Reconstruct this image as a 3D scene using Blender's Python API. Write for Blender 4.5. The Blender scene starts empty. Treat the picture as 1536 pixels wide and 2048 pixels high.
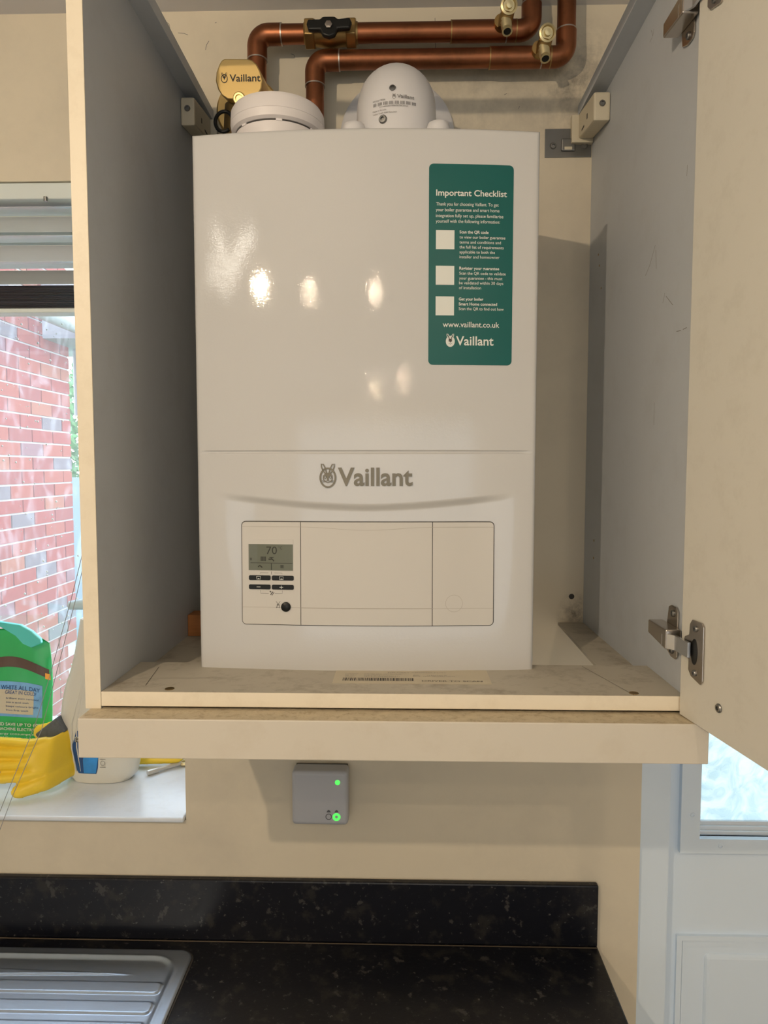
import bpy, bmesh, math, random
import numpy as np
from mathutils import Vector, Matrix
random.seed(7); np.random.seed(7)
SC = bpy.context.scene; COL = SC.collection
ZO = 1.52                       # height of the cabinet floor above the room floor
PI = math.pi
def R(a): return math.radians(a)

# ------------------------------------------------------------ camera
FPX, PITCH, YAW, ROLL = 1389.0, 0.0651, 0.0247, 0.0002
CAM = np.array([0.0464, -1.2517, 0.2657 + ZO])
_F = np.array([-math.sin(YAW)*math.cos(PITCH), math.cos(YAW)*math.cos(PITCH), -math.sin(PITCH)])
_R = np.array([math.cos(YAW), math.sin(YAW), 0.0]); _U = np.cross(_R, _F)
_R, _U = math.cos(ROLL)*_R+math.sin(ROLL)*_U, -math.sin(ROLL)*_R+math.cos(ROLL)*_U
cd = bpy.data.cameras.new('camera'); cam = bpy.data.objects.new('camera', cd); COL.objects.link(cam)
cd.sensor_fit = 'VERTICAL'; cd.sensor_height = 24.0; cd.lens = FPX*24.0/2048; cd.clip_start = 0.02; cd.clip_end = 200
m3 = Matrix([[_R[i], _U[i], -_F[i]] for i in range(3)])
cam.matrix_world = Matrix.Translation(Vector(CAM)) @ m3.to_4x4()
SC.camera = cam
# ------------------------------------------------------------ world, lights, exposure
SC.view_settings.view_transform = 'Standard'; SC.view_settings.look = 'None'
SC.view_settings.gamma = 1.0; SC.view_settings.use_curve_mapping = False
SC.view_settings.exposure = -0.31
SC.render.film_transparent = False
SC.cycles.use_denoising = True; SC.cycles.max_bounces = 8; SC.cycles.sample_clamp_indirect = 4.0
SC.cycles.caustics_reflective = False; SC.cycles.caustics_refractive = False
w = bpy.data.worlds.new('sky'); SC.world = w; w.use_nodes = True
nt = w.node_tree; nt.nodes.clear()
out = nt.nodes.new('ShaderNodeOutputWorld'); bg = nt.nodes.new('ShaderNodeBackground')
tc = nt.nodes.new('ShaderNodeTexCoord'); sx = nt.nodes.new('ShaderNodeSeparateXYZ'); cr = nt.nodes.new('ShaderNodeValToRGB')
cr.color_ramp.elements[0].position = 0.0; cr.color_ramp.elements[0].color = (0.88, 0.94, 1.0, 1)
cr.color_ramp.elements[1].position = 0.8; cr.color_ramp.elements[1].color = (0.66, 0.82, 1.0, 1)
nt.links.new(tc.outputs['Generated'], sx.inputs[0]); nt.links.new(sx.outputs['Z'], cr.inputs[0])
nt.links.new(cr.outputs[0], bg.inputs['Color']); nt.links.new(bg.outputs[0], out.inputs[0])
SKY = 7.5
bg.inputs['Strength'].default_value = SKY

CEIL = 1.055
def area(name, loc, size, energy, color, rot=(0, 0, 0), shape='DISK', spread=180, sy=None):
    d = bpy.data.lights.new(name, 'AREA'); d.shape = shape; d.size = size; d.energy = energy; d.color = color; d.spread = R(spread)
    if sy: d.size_y = sy
    o = bpy.data.objects.new(name, d); COL.objects.link(o); o.location = (loc[0], loc[1], loc[2]+ZO); o.rotation_euler = rot
    return o
WARM = (1.0, 0.79, 0.55)
# recessed ceiling spots over the kitchen and the dining end
SPOTS = [(-0.56, -2.60), (-0.034, -2.63), (-0.11, -6.26), (0.416, -5.69), (1.45, -1.2), (0.47, -2.33)]
SPOT_W = [4.0, 4.0, 16, 16, 2.0, 9.0]
# added cool fill light far behind the camera; wall_front has no opening
area('cool_fill', (0.1, -6.95, -0.35), 3.8, 50, (0.72, 0.86, 1.0), (R(90), 0, 0), 'RECTANGLE', 180, 2.2)

# ------------------------------------------------------------ projection helper: a pixel of the photo onto a real plane
def ray(px, py):
    return _F + _R*(px-768)/FPX - _U*(py-1024)/FPX
def at(px, py, ax, val):
    """point (cabinet-relative z) where the sight line meets the plane ax = val"""
    d = ray(px, py); k = 'xyz'.index(ax); c = CAM - np.array([0, 0, ZO]); t = (val-c[k])/d[k]
    return c + d*t

# ------------------------------------------------------------ materials
MATS = {}
def mat(name, color, rough=0.5, metal=0.0, var=0.0, vscale=8.0, bump=0.0, bscale=60.0, spec=0.5, coat=0.0, emit=None, es=0.0, stain=None, sscale=6.0, samt=0.5, trans=0.0, sub=0.0, stretch=None, rvar=0.0):
    if name in MATS: return MATS[name]
    m = bpy.data.materials.new(name); m.use_nodes = True; n = m.node_tree; b = n.nodes['Principled BSDF']; L = n.links.new
    col = tuple(color)+(1,) if len(color) == 3 else color
    b.inputs['Base Color'].default_value = col; b.inputs['Roughness'].default_value = rough; b.inputs['Metallic'].default_value = metal
    b.inputs['Specular IOR Level'].default_value = spec; b.inputs['Coat Weight'].default_value = coat; b.inputs['Coat Roughness'].default_value = 0.08
    if trans: b.inputs['Transmission Weight'].default_value = trans
    if sub: b.inputs['Subsurface Weight'].default_value = sub; b.inputs['Subsurface Radius'].default_value = (.01, .01, .01)
    if emit: b.inputs['Emission Color'].default_value = tuple(emit)+(1,); b.inputs['Emission Strength'].default_value = es
    if var or bump or stain or rvar:
        t = n.nodes.new('ShaderNodeTexCoord'); mp = n.nodes.new('ShaderNodeMapping'); L(t.outputs['Object'], mp.inputs[0])
        if stretch: mp.inputs['Scale'].default_value = stretch
        src = None
        if var:
            nz = n.nodes.new('ShaderNodeTexNoise'); nz.inputs['Scale'].default_value = vscale; nz.inputs['Detail'].default_value = 6; L(mp.outputs[0], nz.inputs[0])
            mx = n.nodes.new('ShaderNodeMix'); mx.data_type = 'RGBA'; mx.inputs[6].default_value = tuple(c*(1-var) for c in col[:3])+(1,); mx.inputs[7].default_value = tuple(min(1, c*(1+var)) for c in col[:3])+(1,)
            L(nz.outputs[0], mx.inputs[0]); src = mx.outputs[2]
        if stain:
            nz = n.nodes.new('ShaderNodeTexNoise'); nz.inputs['Scale'].default_value = sscale; nz.inputs['Detail'].default_value = 8; nz.inputs['Roughness'].default_value = .7; L(mp.outputs[0], nz.inputs[0])
            r = n.nodes.new('ShaderNodeValToRGB'); r.color_ramp.elements[0].position = .5; r.color_ramp.elements[1].position = .72
            r.color_ramp.elements[0].color = (0, 0, 0, 1); r.color_ramp.elements[1].color = (samt, samt, samt, 1); L(nz.outputs[0], r.inputs[0])
            mx = n.nodes.new('ShaderNodeMix'); mx.data_type = 'RGBA'; mx.inputs[6].default_value = col; mx.inputs[7].default_value = tuple(stain)+(1,)
            L(r.outputs[0], mx.inputs[0])
            if src: L(src, mx.inputs[6])
            src = mx.outputs[2]
        if src: L(src, b.inputs['Base Color'])
        if rvar:
            nz = n.nodes.new('ShaderNodeTexNoise'); nz.inputs['Scale'].default_value = vscale*2; L(mp.outputs[0], nz.inputs[0])
            mr = n.nodes.new('ShaderNodeMapRange'); mr.inputs[3].default_value = max(0, rough-rvar); mr.inputs[4].default_value = rough+rvar; L(nz.outputs[0], mr.inputs[0]); L(mr.outputs[0], b.inputs['Roughness'])
        if bump:
            nz = n.nodes.new('ShaderNodeTexNoise'); nz.inputs['Scale'].default_value = bscale; nz.inputs['Detail'].default_value = 2; L(mp.outputs[0], nz.inputs[0])
            bp = n.nodes.new('ShaderNodeBump'); bp.inputs['Strength'].default_value = bump; bp.inputs['Distance'].default_value = .001; L(nz.outputs[0], bp.inputs['Height']); L(bp.outputs[0], b.inputs['Normal'])
    MATS[name] = m; return m

M_wall = mat('cream_wall_paint', (.71, .635, .495), .75, var=.04, vscale=3, bump=.25, bscale=35, stain=(.36, .33, .29), sscale=2.6, samt=.22)
M_ceil = mat('ceiling_paint', (.66, .65, .66), .85, var=.03, vscale=2)
M_edge = mat('cream_edge_laminate', (.82, .735, .58), .42, var=.03, vscale=20, stain=(.42, .33, .2), sscale=26, samt=.16)
M_panel = mat('pale_grey_melamine', (.54, .575, .62), .45, var=.03, vscale=4, stain=(.30, .29, .28), sscale=9, samt=.16)
M_dusty = mat('dusty_white_melamine', (.47, .435, .36), .7, var=.10, vscale=9, stain=(.24, .20, .15), sscale=26, samt=.7)
M_pelmet = mat('cream_pelmet_laminate', (.63, .58, .49), .38, var=.03, vscale=5, stain=(.40, .32, .2), sscale=20, samt=.15)
M_pelmettop = mat('grubby_pelmet_top', (.56, .48, .34), .75, var=.2, vscale=60, stain=(.24, .17, .09), sscale=90, samt=.7, bump=.6, bscale=300)
M_door = mat('cream_door_laminate', (.70, .675, .60), .5, var=.02, vscale=3, stain=(.36, .32, .24), sscale=30, samt=.16)
M_boiler = mat('white_enamel', (.585, .585, .58), .035, bump=.06, bscale=380, spec=.5)
M_boilside = mat('white_enamel_side', (.66, .64, .61), .35)
M_plastic = mat('white_plastic_panel', (.60, .58, .54), .42, spec=.4)
M_gap = mat('dark_gap', (.06, .055, .05), .8)
M_seam = mat('seam_grey', (.42, .39, .34), .8)
M_logo = mat('brushed_silver_logo', (.17, .15, .11), .4, .5)
M_teal = mat('teal_sticker_print', (.007, .105, .098), .34, spec=.3)
M_white = mat('white_print', (.72, .74, .70), .5)
M_black = mat('black_plastic', (.008, .0085, .008), .4, spec=.3)
M_lcd = mat('grey_green_lcd', (.13, .14, .10), .3)
M_lcddk = mat('lcd_segments', (.022, .024, .014), .5)
M_copper = mat('tarnished_copper', (.30, .115, .055), .40, 1.0, var=.28, vscale=14, stain=(.16, .07, .035), sscale=11, samt=.85, rvar=.1)
M_solder = mat('grey_solder', (.50, .46, .42), .4, 1.0)
M_brass = mat('machined_brass', (.85, .62, .26), .46, 1.0, var=.08, vscale=8, stretch=(1, 1, 6))
M_brassdk = mat('aged_brass', (.40, .27, .11), .42, 1.0, var=.35, vscale=25)
M_brasslt = mat('pale_brass', (.72, .62, .36), .38, .85)
M_flue = mat('white_flue_plastic', (.74, .73, .74), .42)
M_alarm = mat('white_alarm_plastic', (.78, .74, .73), .45)
M_steel = mat('zinc_plated_steel', (.27, .27, .265), .38, 1.0, var=.3, vscale=18)
M_nickel = mat('nickel_hinge_metal', (.52, .47, .42), .25, 1.0, var=.05)
M_hang = mat('cream_nylon', (.66, .60, .46), .5)
M_wood = mat('raw_timber', (.42, .17, .055), .8, var=.3, vscale=30, stretch=(1, 1, 8))
M_sender = mat('grey_sender_plastic', (.50, .51, .545), .5)
M_senddk = mat('dark_grey_print', (.12, .12, .13), .6)
M_led = mat('green_led', (.05, .7, .08), .4, emit=(.12, 1.0, .14), es=1.1)
M_upvc = mat('white_upvc', (.74, .78, .82), .30)
M_doorp = mat('white_door_paint', (.76, .87, 1.0), .42, var=.02, vscale=2)
M_sillw = mat('white_sill_gloss', (.76, .82, .90), .28, var=.02, vscale=6, stain=(.5, .5, .48), sscale=25, samt=.2)
M_slat = mat('white_aluminium_slat', (.68, .70, .71), .22, var=.03)
M_stack = mat('stack_slat_dark', (.022, .019, .017), .5)  # gathered slats coloured far darker than the white ones above
M_stackl = mat('stack_slat_mid', (.07, .062, .056), .5)
M_rail = mat('white_headrail', (.72, .78, .76), .3)
M_cord = mat('grey_cord', (.30, .31, .33), .8)
M_inox = mat('brushed_stainless', (.54, .61, .72), .36, 1.0, var=.06, vscale=30, bump=.12, bscale=200, stretch=(1, 14, 1), rvar=.06)
M_plinth = mat('cream_base_unit', (.62, .56, .45), .5)
M_floor = mat('grey_floor_tile', (.48, .46, .43), .45, var=.08, vscale=2)
M_room = mat('room_wall_paint', (.72, .68, .60), .8)
M_paper = mat('faded_paper_label', (.56, .50, .38), .7, var=.04, vscale=30)
M_ink = mat('faded_black_ink', (.05, .045, .04), .7)
M_inkl = mat('light_grey_ink', (.20, .19, .18), .7)
M_bagG = mat('glossy_green_film', (.03, .42, .12), .3, var=.12, vscale=16, bump=.5, bscale=25)
M_bagC = mat('cyan_film', (.10, .62, .58), .3)
M_bagW = mat('cream_film', (.74, .72, .60), .35)
M_bagB = mat('blue_print', (.16, .38, .80), .35, var=.5, vscale=30)
M_bagD = mat('brown_print', (.09, .05, .035), .4)
M_orange = mat('orange_print', (.9, .38, .04), .4)
M_glove = mat('yellow_rubber', (.86, .60, .035), .45, var=.06, vscale=20, sub=.05)
M_bottle = mat('milky_plastic', (.70, .68, .60), .35, sub=.15)
M_blbl = mat('navy_label', (.015, .07, .22), .35, var=.3, vscale=25)
M_blbl2 = mat('blue_label', (.03, .24, .62), .35, var=.4, vscale=40)
M_pale = mat('pale_cast_metal', (.62, .60, .56), .4, .5)
M_seal = mat('grubby_sealant', (.10, .075, .05), .7)
M_trig = mat('pale_blue_plastic', (.55, .72, .80), .4)
M_sponge = mat('grey_scourer', (.10, .11, .12), .9, var=.3, vscale=120)
M_grass = mat('grass', (.08, .17, .04), .9, var=.3, vscale=4)
M_leaf = mat('leaf', (.08, .22, .07), .6, var=.3, vscale=3)
M_fence = mat('painted_fence', (.16, .22, .28), .7)
M_mortar = mat('pale_mortar', (.44, .41, .42), .9, var=.06)
M_gutter = mat('white_fascia', (.36, .39, .43), .5)
M_lamp = mat('lit_lamp', (1, .9, .7), .4, emit=WARM, es=12.0)
M_ribbon = mat('glowing_glass', (1, .95, .8), .2, emit=(1, .93, .8), es=22.0)
M_chrome = mat('lamp_ring', (.8, .8, .8), .25, 1.0)
BRK = [mat('brick_%s' % n, c, .85, var=.12, vscale=30, bump=.5, bscale=80) for n, c in
       (('red', (.25, .05, .042)), ('rust', (.27, .065, .045)), ('rose', (.23, .055, .05)), ('orange', (.28, .10, .065)), ('grey', (.15, .125, .145)), ('violet', (.20, .10, .115)))]

def granite():
    m = bpy.data.materials.new('black_speckled_laminate'); m.use_nodes = True; n = m.node_tree; b = n.nodes['Principled BSDF']; L = n.links.new
    t = n.nodes.new('ShaderNodeTexCoord')
    def lay(scale, lo, hi, seed):
        mp = n.nodes.new('ShaderNodeMapping'); mp.inputs['Location'].default_value = (seed, seed*2, seed*.3); mp.inputs['Rotation'].default_value = (.2, .3, .6); L(t.outputs['Object'], mp.inputs[0])
        nz = n.nodes.new('ShaderNodeTexNoise'); nz.inputs['Scale'].default_value = scale; nz.inputs['Detail'].default_value = 5; nz.inputs['Roughness'].default_value = .62; L(mp.outputs[0], nz.inputs[0])
        r = n.nodes.new('ShaderNodeValToRGB'); r.color_ramp.elements[0].position = lo; r.color_ramp.elements[1].position = hi; L(nz.outputs[0], r.inputs[0]); return r.outputs[0]
    def mix(f, a, c):
        x = n.nodes.new('ShaderNodeMix'); x.data_type = 'RGBA'; L(f, x.inputs[0])
        if isinstance(a, tuple): x.inputs[6].default_value = a+(1,)
        else: L(a, x.inputs[6])
        x.inputs[7].default_value = c+(1,); return x.outputs[2]
    c = mix(lay(30, .54, .66, 1), (.0035, .0042, .0080), (.020, .019, .018))
    c = mix(lay(44, .615, .66, 5), c, (.048, .045, .044)); c = mix(lay(130, .64, .70, 9), c, (.09, .086, .082))
    L(c, b.inputs['Base Color']); b.inputs['Roughness'].default_value = .32; b.inputs['Specular IOR Level'].default_value = .36
    nz = n.nodes.new('ShaderNodeTexNoise'); nz.inputs['Scale'].default_value = 180; L(t.outputs['Object'], nz.inputs[0])
    bp = n.nodes.new('ShaderNodeBump'); bp.inputs['Strength'].default_value = .15; bp.inputs['Distance'].default_value = .001; L(nz.outputs[0], bp.inputs['Height']); L(bp.outputs[0], b.inputs['Normal'])
    return m
M_gran = granite()

def glass_pane():
    """thin clear pane with dried water marks: transparent + a little mirror, marks as a faint white film"""
    m = bpy.data.materials.new('window_glass'); m.use_nodes = True; n = m.node_tree; n.nodes.clear(); L = n.links.new
    o = n.nodes.new('ShaderNodeOutputMaterial'); tr = n.nodes.new('ShaderNodeBsdfTransparent'); gl = n.nodes.new('ShaderNodeBsdfGlossy'); gl.inputs['Roughness'].default_value = .03
    tl = n.nodes.new('ShaderNodeBsdfTranslucent'); tl.inputs[0].default_value = (.8, .83, .9, 1)
    a = n.nodes.new('ShaderNodeMixShader'); a.inputs[0].default_value = .06; L(tr.outputs[0], a.inputs[1]); L(gl.outputs[0], a.inputs[2])
    t = n.nodes.new('ShaderNodeTexCoord'); mp = n.nodes.new('ShaderNodeMapping'); mp.inputs['Scale'].default_value = (26, 1, 7); L(t.outputs['Object'], mp.inputs[0])
    nz = n.nodes.new('ShaderNodeTexNoise'); nz.inputs['Scale'].default_value = 1.6; nz.inputs['Detail'].default_value = 7; nz.inputs['Distortion'].default_value = 1.2; L(mp.outputs[0], nz.inputs[0])
    r = n.nodes.new('ShaderNodeValToRGB'); r.color_ramp.elements[0].position = .52; r.color_ramp.elements[1].position = .66; r.color_ramp.elements[0].color = (.06, .06, .06, 1); r.color_ramp.elements[1].color = (.16, .16, .16, 1); L(nz.outputs[0], r.inputs[0])
    b = n.nodes.new('ShaderNodeMixShader'); L(r.outputs[0], b.inputs[0]); L(a.outputs[0], b.inputs[1]); L(tl.outputs[0], b.inputs[2]); L(b.outputs[0], o.inputs[0]); return m
M_glass = glass_pane()
def obscure_glass():
    m = bpy.data.materials.new('obscured_door_glass'); m.use_nodes = True; n = m.node_tree; n.nodes.clear(); L = n.links.new
    o = n.nodes.new('ShaderNodeOutputMaterial'); tl = n.nodes.new('ShaderNodeBsdfTranslucent'); gl = n.nodes.new('ShaderNodeBsdfGlossy'); gl.inputs['Roughness'].default_value = .12
    tr = n.nodes.new('ShaderNodeBsdfTransparent'); tr.inputs[0].default_value = (.27, .31, .325, 1)
    t = n.nodes.new('ShaderNodeTexCoord'); nz = n.nodes.new('ShaderNodeTexNoise'); nz.inputs['Scale'].default_value = 22; nz.inputs['Detail'].default_value = 3; nz.inputs['Distortion'].default_value = 2.5; L(t.outputs['Object'], nz.inputs[0])
    r = n.nodes.new('ShaderNodeValToRGB'); r.color_ramp.elements[0].position = .38; r.color_ramp.elements[1].position = .62; r.color_ramp.elements[0].color = (.72, .79, .82, 1); r.color_ramp.elements[1].color = (.96, .97, .97, 1); L(nz.outputs[0], r.inputs[0]); L(r.outputs[0], tl.inputs[0])
    bp = n.nodes.new('ShaderNodeBump'); bp.inputs['Strength'].default_value = 1.0; bp.inputs['Distance'].default_value = .006; L(nz.outputs[0], bp.inputs['Height']); L(bp.outputs[0], tl.inputs['Normal']); L(bp.outputs[0], gl.inputs['Normal'])
    a = n.nodes.new('ShaderNodeMixShader'); a.inputs[0].default_value = .35; L(tl.outputs[0], a.inputs[1]); L(tr.outputs[0], a.inputs[2])
    b = n.nodes.new('ShaderNodeMixShader'); b.inputs[0].default_value = .08; L(a.outputs[0], b.inputs[1]); L(gl.outputs[0], b.inputs[2]); L(b.outputs[0], o.inputs[0]); return m
M_obs = obscure_glass()

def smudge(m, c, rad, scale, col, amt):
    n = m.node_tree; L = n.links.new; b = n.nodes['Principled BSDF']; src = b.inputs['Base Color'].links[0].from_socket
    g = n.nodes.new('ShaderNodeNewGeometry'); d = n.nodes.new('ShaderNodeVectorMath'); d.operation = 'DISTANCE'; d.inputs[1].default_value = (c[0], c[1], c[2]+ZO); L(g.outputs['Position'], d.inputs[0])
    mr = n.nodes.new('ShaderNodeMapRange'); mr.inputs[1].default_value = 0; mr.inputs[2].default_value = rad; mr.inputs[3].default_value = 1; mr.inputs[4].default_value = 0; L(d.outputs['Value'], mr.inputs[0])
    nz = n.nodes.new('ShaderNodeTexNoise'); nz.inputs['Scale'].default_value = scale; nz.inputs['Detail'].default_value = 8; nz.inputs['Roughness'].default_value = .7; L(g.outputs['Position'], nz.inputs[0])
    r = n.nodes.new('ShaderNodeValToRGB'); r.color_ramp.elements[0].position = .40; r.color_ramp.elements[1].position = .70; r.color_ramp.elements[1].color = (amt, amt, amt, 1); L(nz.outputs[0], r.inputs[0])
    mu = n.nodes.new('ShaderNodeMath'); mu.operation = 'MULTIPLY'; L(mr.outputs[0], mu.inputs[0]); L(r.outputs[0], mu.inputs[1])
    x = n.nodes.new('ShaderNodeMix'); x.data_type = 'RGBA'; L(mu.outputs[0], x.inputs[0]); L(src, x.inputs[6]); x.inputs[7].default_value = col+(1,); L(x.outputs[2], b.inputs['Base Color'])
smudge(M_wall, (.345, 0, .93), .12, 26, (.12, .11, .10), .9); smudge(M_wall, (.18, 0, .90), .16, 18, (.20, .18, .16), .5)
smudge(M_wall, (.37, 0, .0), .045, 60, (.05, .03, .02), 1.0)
# ------------------------------------------------------------ mesh builder
class MB:
    def __init__(s): s.v = []; s.f = []
    def add(s, v, f):
        o = len(s.v); s.v += [tuple(float(c) for c in p) for p in v]; s.f += [tuple(i+o for i in q) for q in f]; return s
    def box(s, x0, x1, y0, y1, z0, z1):
        return s.add([(x0,y0,z0),(x1,y0,z0),(x1,y1,z0),(x0,y1,z0),(x0,y0,z1),(x1,y0,z1),(x1,y1,z1),(x0,y1,z1)],
                     [(0,3,2,1),(4,5,6,7),(0,1,5,4),(1,2,6,5),(2,3,7,6),(3,0,4,7)])
    def hexa(s, p): return s.add(p, [(0,3,2,1),(4,5,6,7),(0,1,5,4),(1,2,6,5),(2,3,7,6),(3,0,4,7)])
    def tube(s, path, rad, n=20, caps=True):
        path = [Vector(p) for p in path]; m = len(path)
        if not hasattr(rad, '__len__'): rad = [rad]*m
        vs = []; prev = None
        for i, p in enumerate(path):
            t = (path[min(i+1, m-1)]-path[max(i-1, 0)]).normalized()
            if prev is None:
                a = Vector((0, 0, 1)) if abs(t.z) < .9 else Vector((1, 0, 0)); u = t.cross(a).normalized()
            else:
                u = (prev - t*prev.dot(t)).normalized()
            prev = u; w_ = t.cross(u)
            for k in range(n):
                an = 2*PI*k/n; vs.append(tuple(p+(u*math.cos(an)+w_*math.sin(an))*rad[i]))
        fs = [(i*n+k, i*n+(k+1) % n, (i+1)*n+(k+1) % n, (i+1)*n+k) for i in range(m-1) for k in range(n)]
        if caps: fs += [tuple(range(n))[::-1], tuple((m-1)*n+k for k in range(n))]
        return s.add(vs, fs)
    def lathe(s, prof, c, axis=(0, 0, 1), n=40):
        """prof: (radius, height along axis) from c"""
        ax = Vector(axis).normalized(); a = Vector((0, 0, 1)) if abs(ax.z) < .9 else Vector((1, 0, 0)); u = ax.cross(a).normalized(); w_ = ax.cross(u); c = Vector(c)
        vs = []; m = len(prof)
        for r, h in prof:
            for k in range(n):
                an = 2*PI*k/n; vs.append(tuple(c+ax*h+(u*math.cos(an)+w_*math.sin(an))*max(r, 1e-5)))
        fs = [(i*n+k, i*n+(k+1) % n, (i+1)*n+(k+1) % n, (i+1)*n+k) for i in range(m-1) for k in range(n)]
        fs += [tuple(range(n))[::-1], tuple((m-1)*n+k for k in range(n))]
        return s.add(vs, fs)
    def prism(s, poly, f, t0, t1):
        """poly of (u,v); f(u,v,t) -> point"""
        n = len(poly)
        vs = [f(u, v, t0) for u, v in poly]+[f(u, v, t1) for u, v in poly]
        return s.add(vs, [tuple(range(n))[::-1], tuple(range(n, 2*n))]+[(i, (i+1) % n, n+(i+1) % n, n+i) for i in range(n)])
    def grid(s, P):
        """P[i][j] points"""
        a = len(P); b = len(P[0]); return s.add([p for r in P for p in r], [(i*b+j, i*b+j+1, (i+1)*b+j+1, (i+1)*b+j) for i in range(a-1) for j in range(b-1)])
    def sphere(s, c, r, n=16, sc=(1, 1, 1)):
        P = [[(c[0]+sc[0]*r*math.sin(PI*i/n)*math.cos(2*PI*j/n), c[1]+sc[1]*r*math.sin(PI*i/n)*math.sin(2*PI*j/n), c[2]+sc[2]*r*math.cos(PI*i/n)) for j in range(n+1)] for i in range(n+1)]
        return s.grid(P)

def root_loc(o):
    p = Vector((0, 0, 0))
    while o is not None: p += o.location; o = o.parent
    return p
def part(name, mb, m, parent=None, loc=None, smooth=False, bevel=0, seg=2, solid=0, recalc=True):
    """link one mesh; its vertices are given in cabinet-relative world coordinates"""
    me = bpy.data.meshes.new(name); v = mb.v
    if parent is not None:
        base = root_loc(parent); off = base; l = Vector((0, 0, 0))
    else:
        if loc is None:
            A = np.array(v); loc = ((A[:, 0].min()+A[:, 0].max())/2, (A[:, 1].min()+A[:, 1].max())/2, A[:, 2].min())
        l = Vector(loc)+Vector((0, 0, ZO)); off = l
    me.from_pydata([(p[0]-off.x, p[1]-off.y, p[2]+ZO-off.z) for p in v], [], mb.f); me.materials.append(m)
    if recalc:
        b = bmesh.new(); b.from_mesh(me); bmesh.ops.remove_doubles(b, verts=b.verts, dist=1e-6); bmesh.ops.recalc_face_normals(b, faces=b.faces); b.to_mesh(me); b.free()
    if smooth:
        for p in me.polygons: p.use_smooth = True
        if smooth is not True:
            me.set_sharp_from_angle(angle=R(smooth))
    o = bpy.data.objects.new(name, me); COL.objects.link(o); o.location = l; o.parent = parent
    if bevel:
        md = o.modifiers.new('bevel', 'BEVEL'); md.width = bevel; md.segments = seg; md.limit_method = 'ANGLE'; md.angle_limit = R(40)
    return o
def tag(o, label=None, cat=None, group=None, kind=None):
    if label: o['label'] = label
    if cat: o['category'] = cat
    if group: o['group'] = group
    if kind: o['kind'] = kind
    return o
def thing(name, label, cat, loc, group=None, kind=None):
    o = bpy.data.objects.new(name, None); COL.objects.link(o); o.empty_display_size = .05
    o.location = (loc[0], loc[1], loc[2]+ZO); return tag(o, label, cat, group, kind)
def B(*a): return MB().box(*a)

# ------------------------------------------------------------ text
_tc = {}
def text_mesh(s, bold=0.0):
    k = (s, bold)
    if k in _tc: return _tc[k]
    c = bpy.data.curves.new('lettering', 'FONT'); c.body = s; c.size = 1.0; c.offset = bold; c.resolution_u = 3
    o = bpy.data.objects.new('lettering', c); COL.objects.link(o); dg = bpy.context.evaluated_depsgraph_get(); dg.update()
    me = bpy.data.meshes.new_from_object(o.evaluated_get(dg)); v = [(p.co.x, p.co.y) for p in me.vertices]; f = [tuple(p.vertices) for p in me.polygons]
    bpy.data.objects.remove(o); bpy.data.curves.remove(c); bpy.data.meshes.remove(me)
    _tc[k] = (v, f); return v, f
def put_text(mb, s, f, u0, u1, vb, cap=None, bold=0.0):
    """text from u0 to u1 with its baseline at vb; cap height cap (else uniform); f(u,v)->point"""
    v, fc = text_mesh(s, bold)
    if not v: return
    x0 = min(p[0] for p in v); x1 = max(p[0] for p in v); k = (u1-u0)/(x1-x0); ky = k if cap is None else cap/.70
    mb.add([f(u0+(p[0]-x0)*k, vb+p[1]*ky) for p in v], fc)
def ring(cx, cy, rx, ry, t, n=36):
    V = []; F = []
    for i in range(n):
        a = 2*PI*i/n; V += [(cx+rx*math.cos(a), cy+ry*math.sin(a)), (cx+(rx-t)*math.cos(a), cy+(ry-t)*math.sin(a))]
    for i in range(n):
        j = (i+1) % n; F.append((2*i, 2*j, 2*j+1, 2*i+1))
    return V, F
def strip(pts, w_):
    V = []; F = []; n = len(pts)
    for i, p in enumerate(pts):
        a = pts[max(i-1, 0)]; b = pts[min(i+1, n-1)]; d = (b[0]-a[0], b[1]-a[1]); l = math.hypot(*d) or 1; nx, ny = -d[1]/l*w_/2, d[0]/l*w_/2
        V += [(p[0]+nx, p[1]+ny), (p[0]-nx, p[1]-ny)]
    for i in range(n-1): F.append((2*i, 2*i+1, 2*i+3, 2*i+2))
    return V, F
def fan(pts): return list(pts), [tuple(range(len(pts)))]
def emblem(mb, f, u0, v0, h, fine=True):
    """hare's head in an oval ring: u0,v0 lower left, h overall height (width .73 h)"""
    P = []
    P.append(ring(.365, .43, .355, .43, .075))
    for s in (-1, 1):                       # ears: two outlined leaves
        ear = [(.365+s*x, y) for x, y in ((.05, .60), (.09, .80), (.19, .99), (.27, 1.0), (.27, .88), (.20, .72), (.10, .60), (.05, .60))]
        P.append(strip(ear, .05))
    P.append(fan([(.365+x, y) for x, y in ((-.12, .62), (-.17, .53), (-.06, .50), (-.03, .34), (.03, .34), (.06, .50), (.17, .53), (.12, .62), (.04, .64), (-.04, .64))]))
    if fine:
        for s in (-1, 1):
            P.append(ring(.365+s*.115, .45, .05, .075, .022, 14)); P.append(strip([(.365+s*.18, .54), (.365+s*.19, .38), (.365+s*.13, .28), (.365, .22)], .035))
            P.append(strip([(.365+s*.05, .29), (.365+s*.24, .31)], .022)); P.append(strip([(.365+s*.05, .26), (.365+s*.22, .25)], .018))
        P.append(fan([(.31, .34), (.42, .34), (.365, .27)]))
    for V, F in P: mb.add([f(u0+x*h, v0+y*h) for x, y in V], F)
def brandmark(mb, f, u0, u1, vb, cap, emu0, emv0, emh, bold=.012, fine=True):
    put_text(mb, 'Vaillant', f, u0, u1, vb, cap, bold); emblem(mb, f, emu0, emv0, emh, fine)
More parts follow.
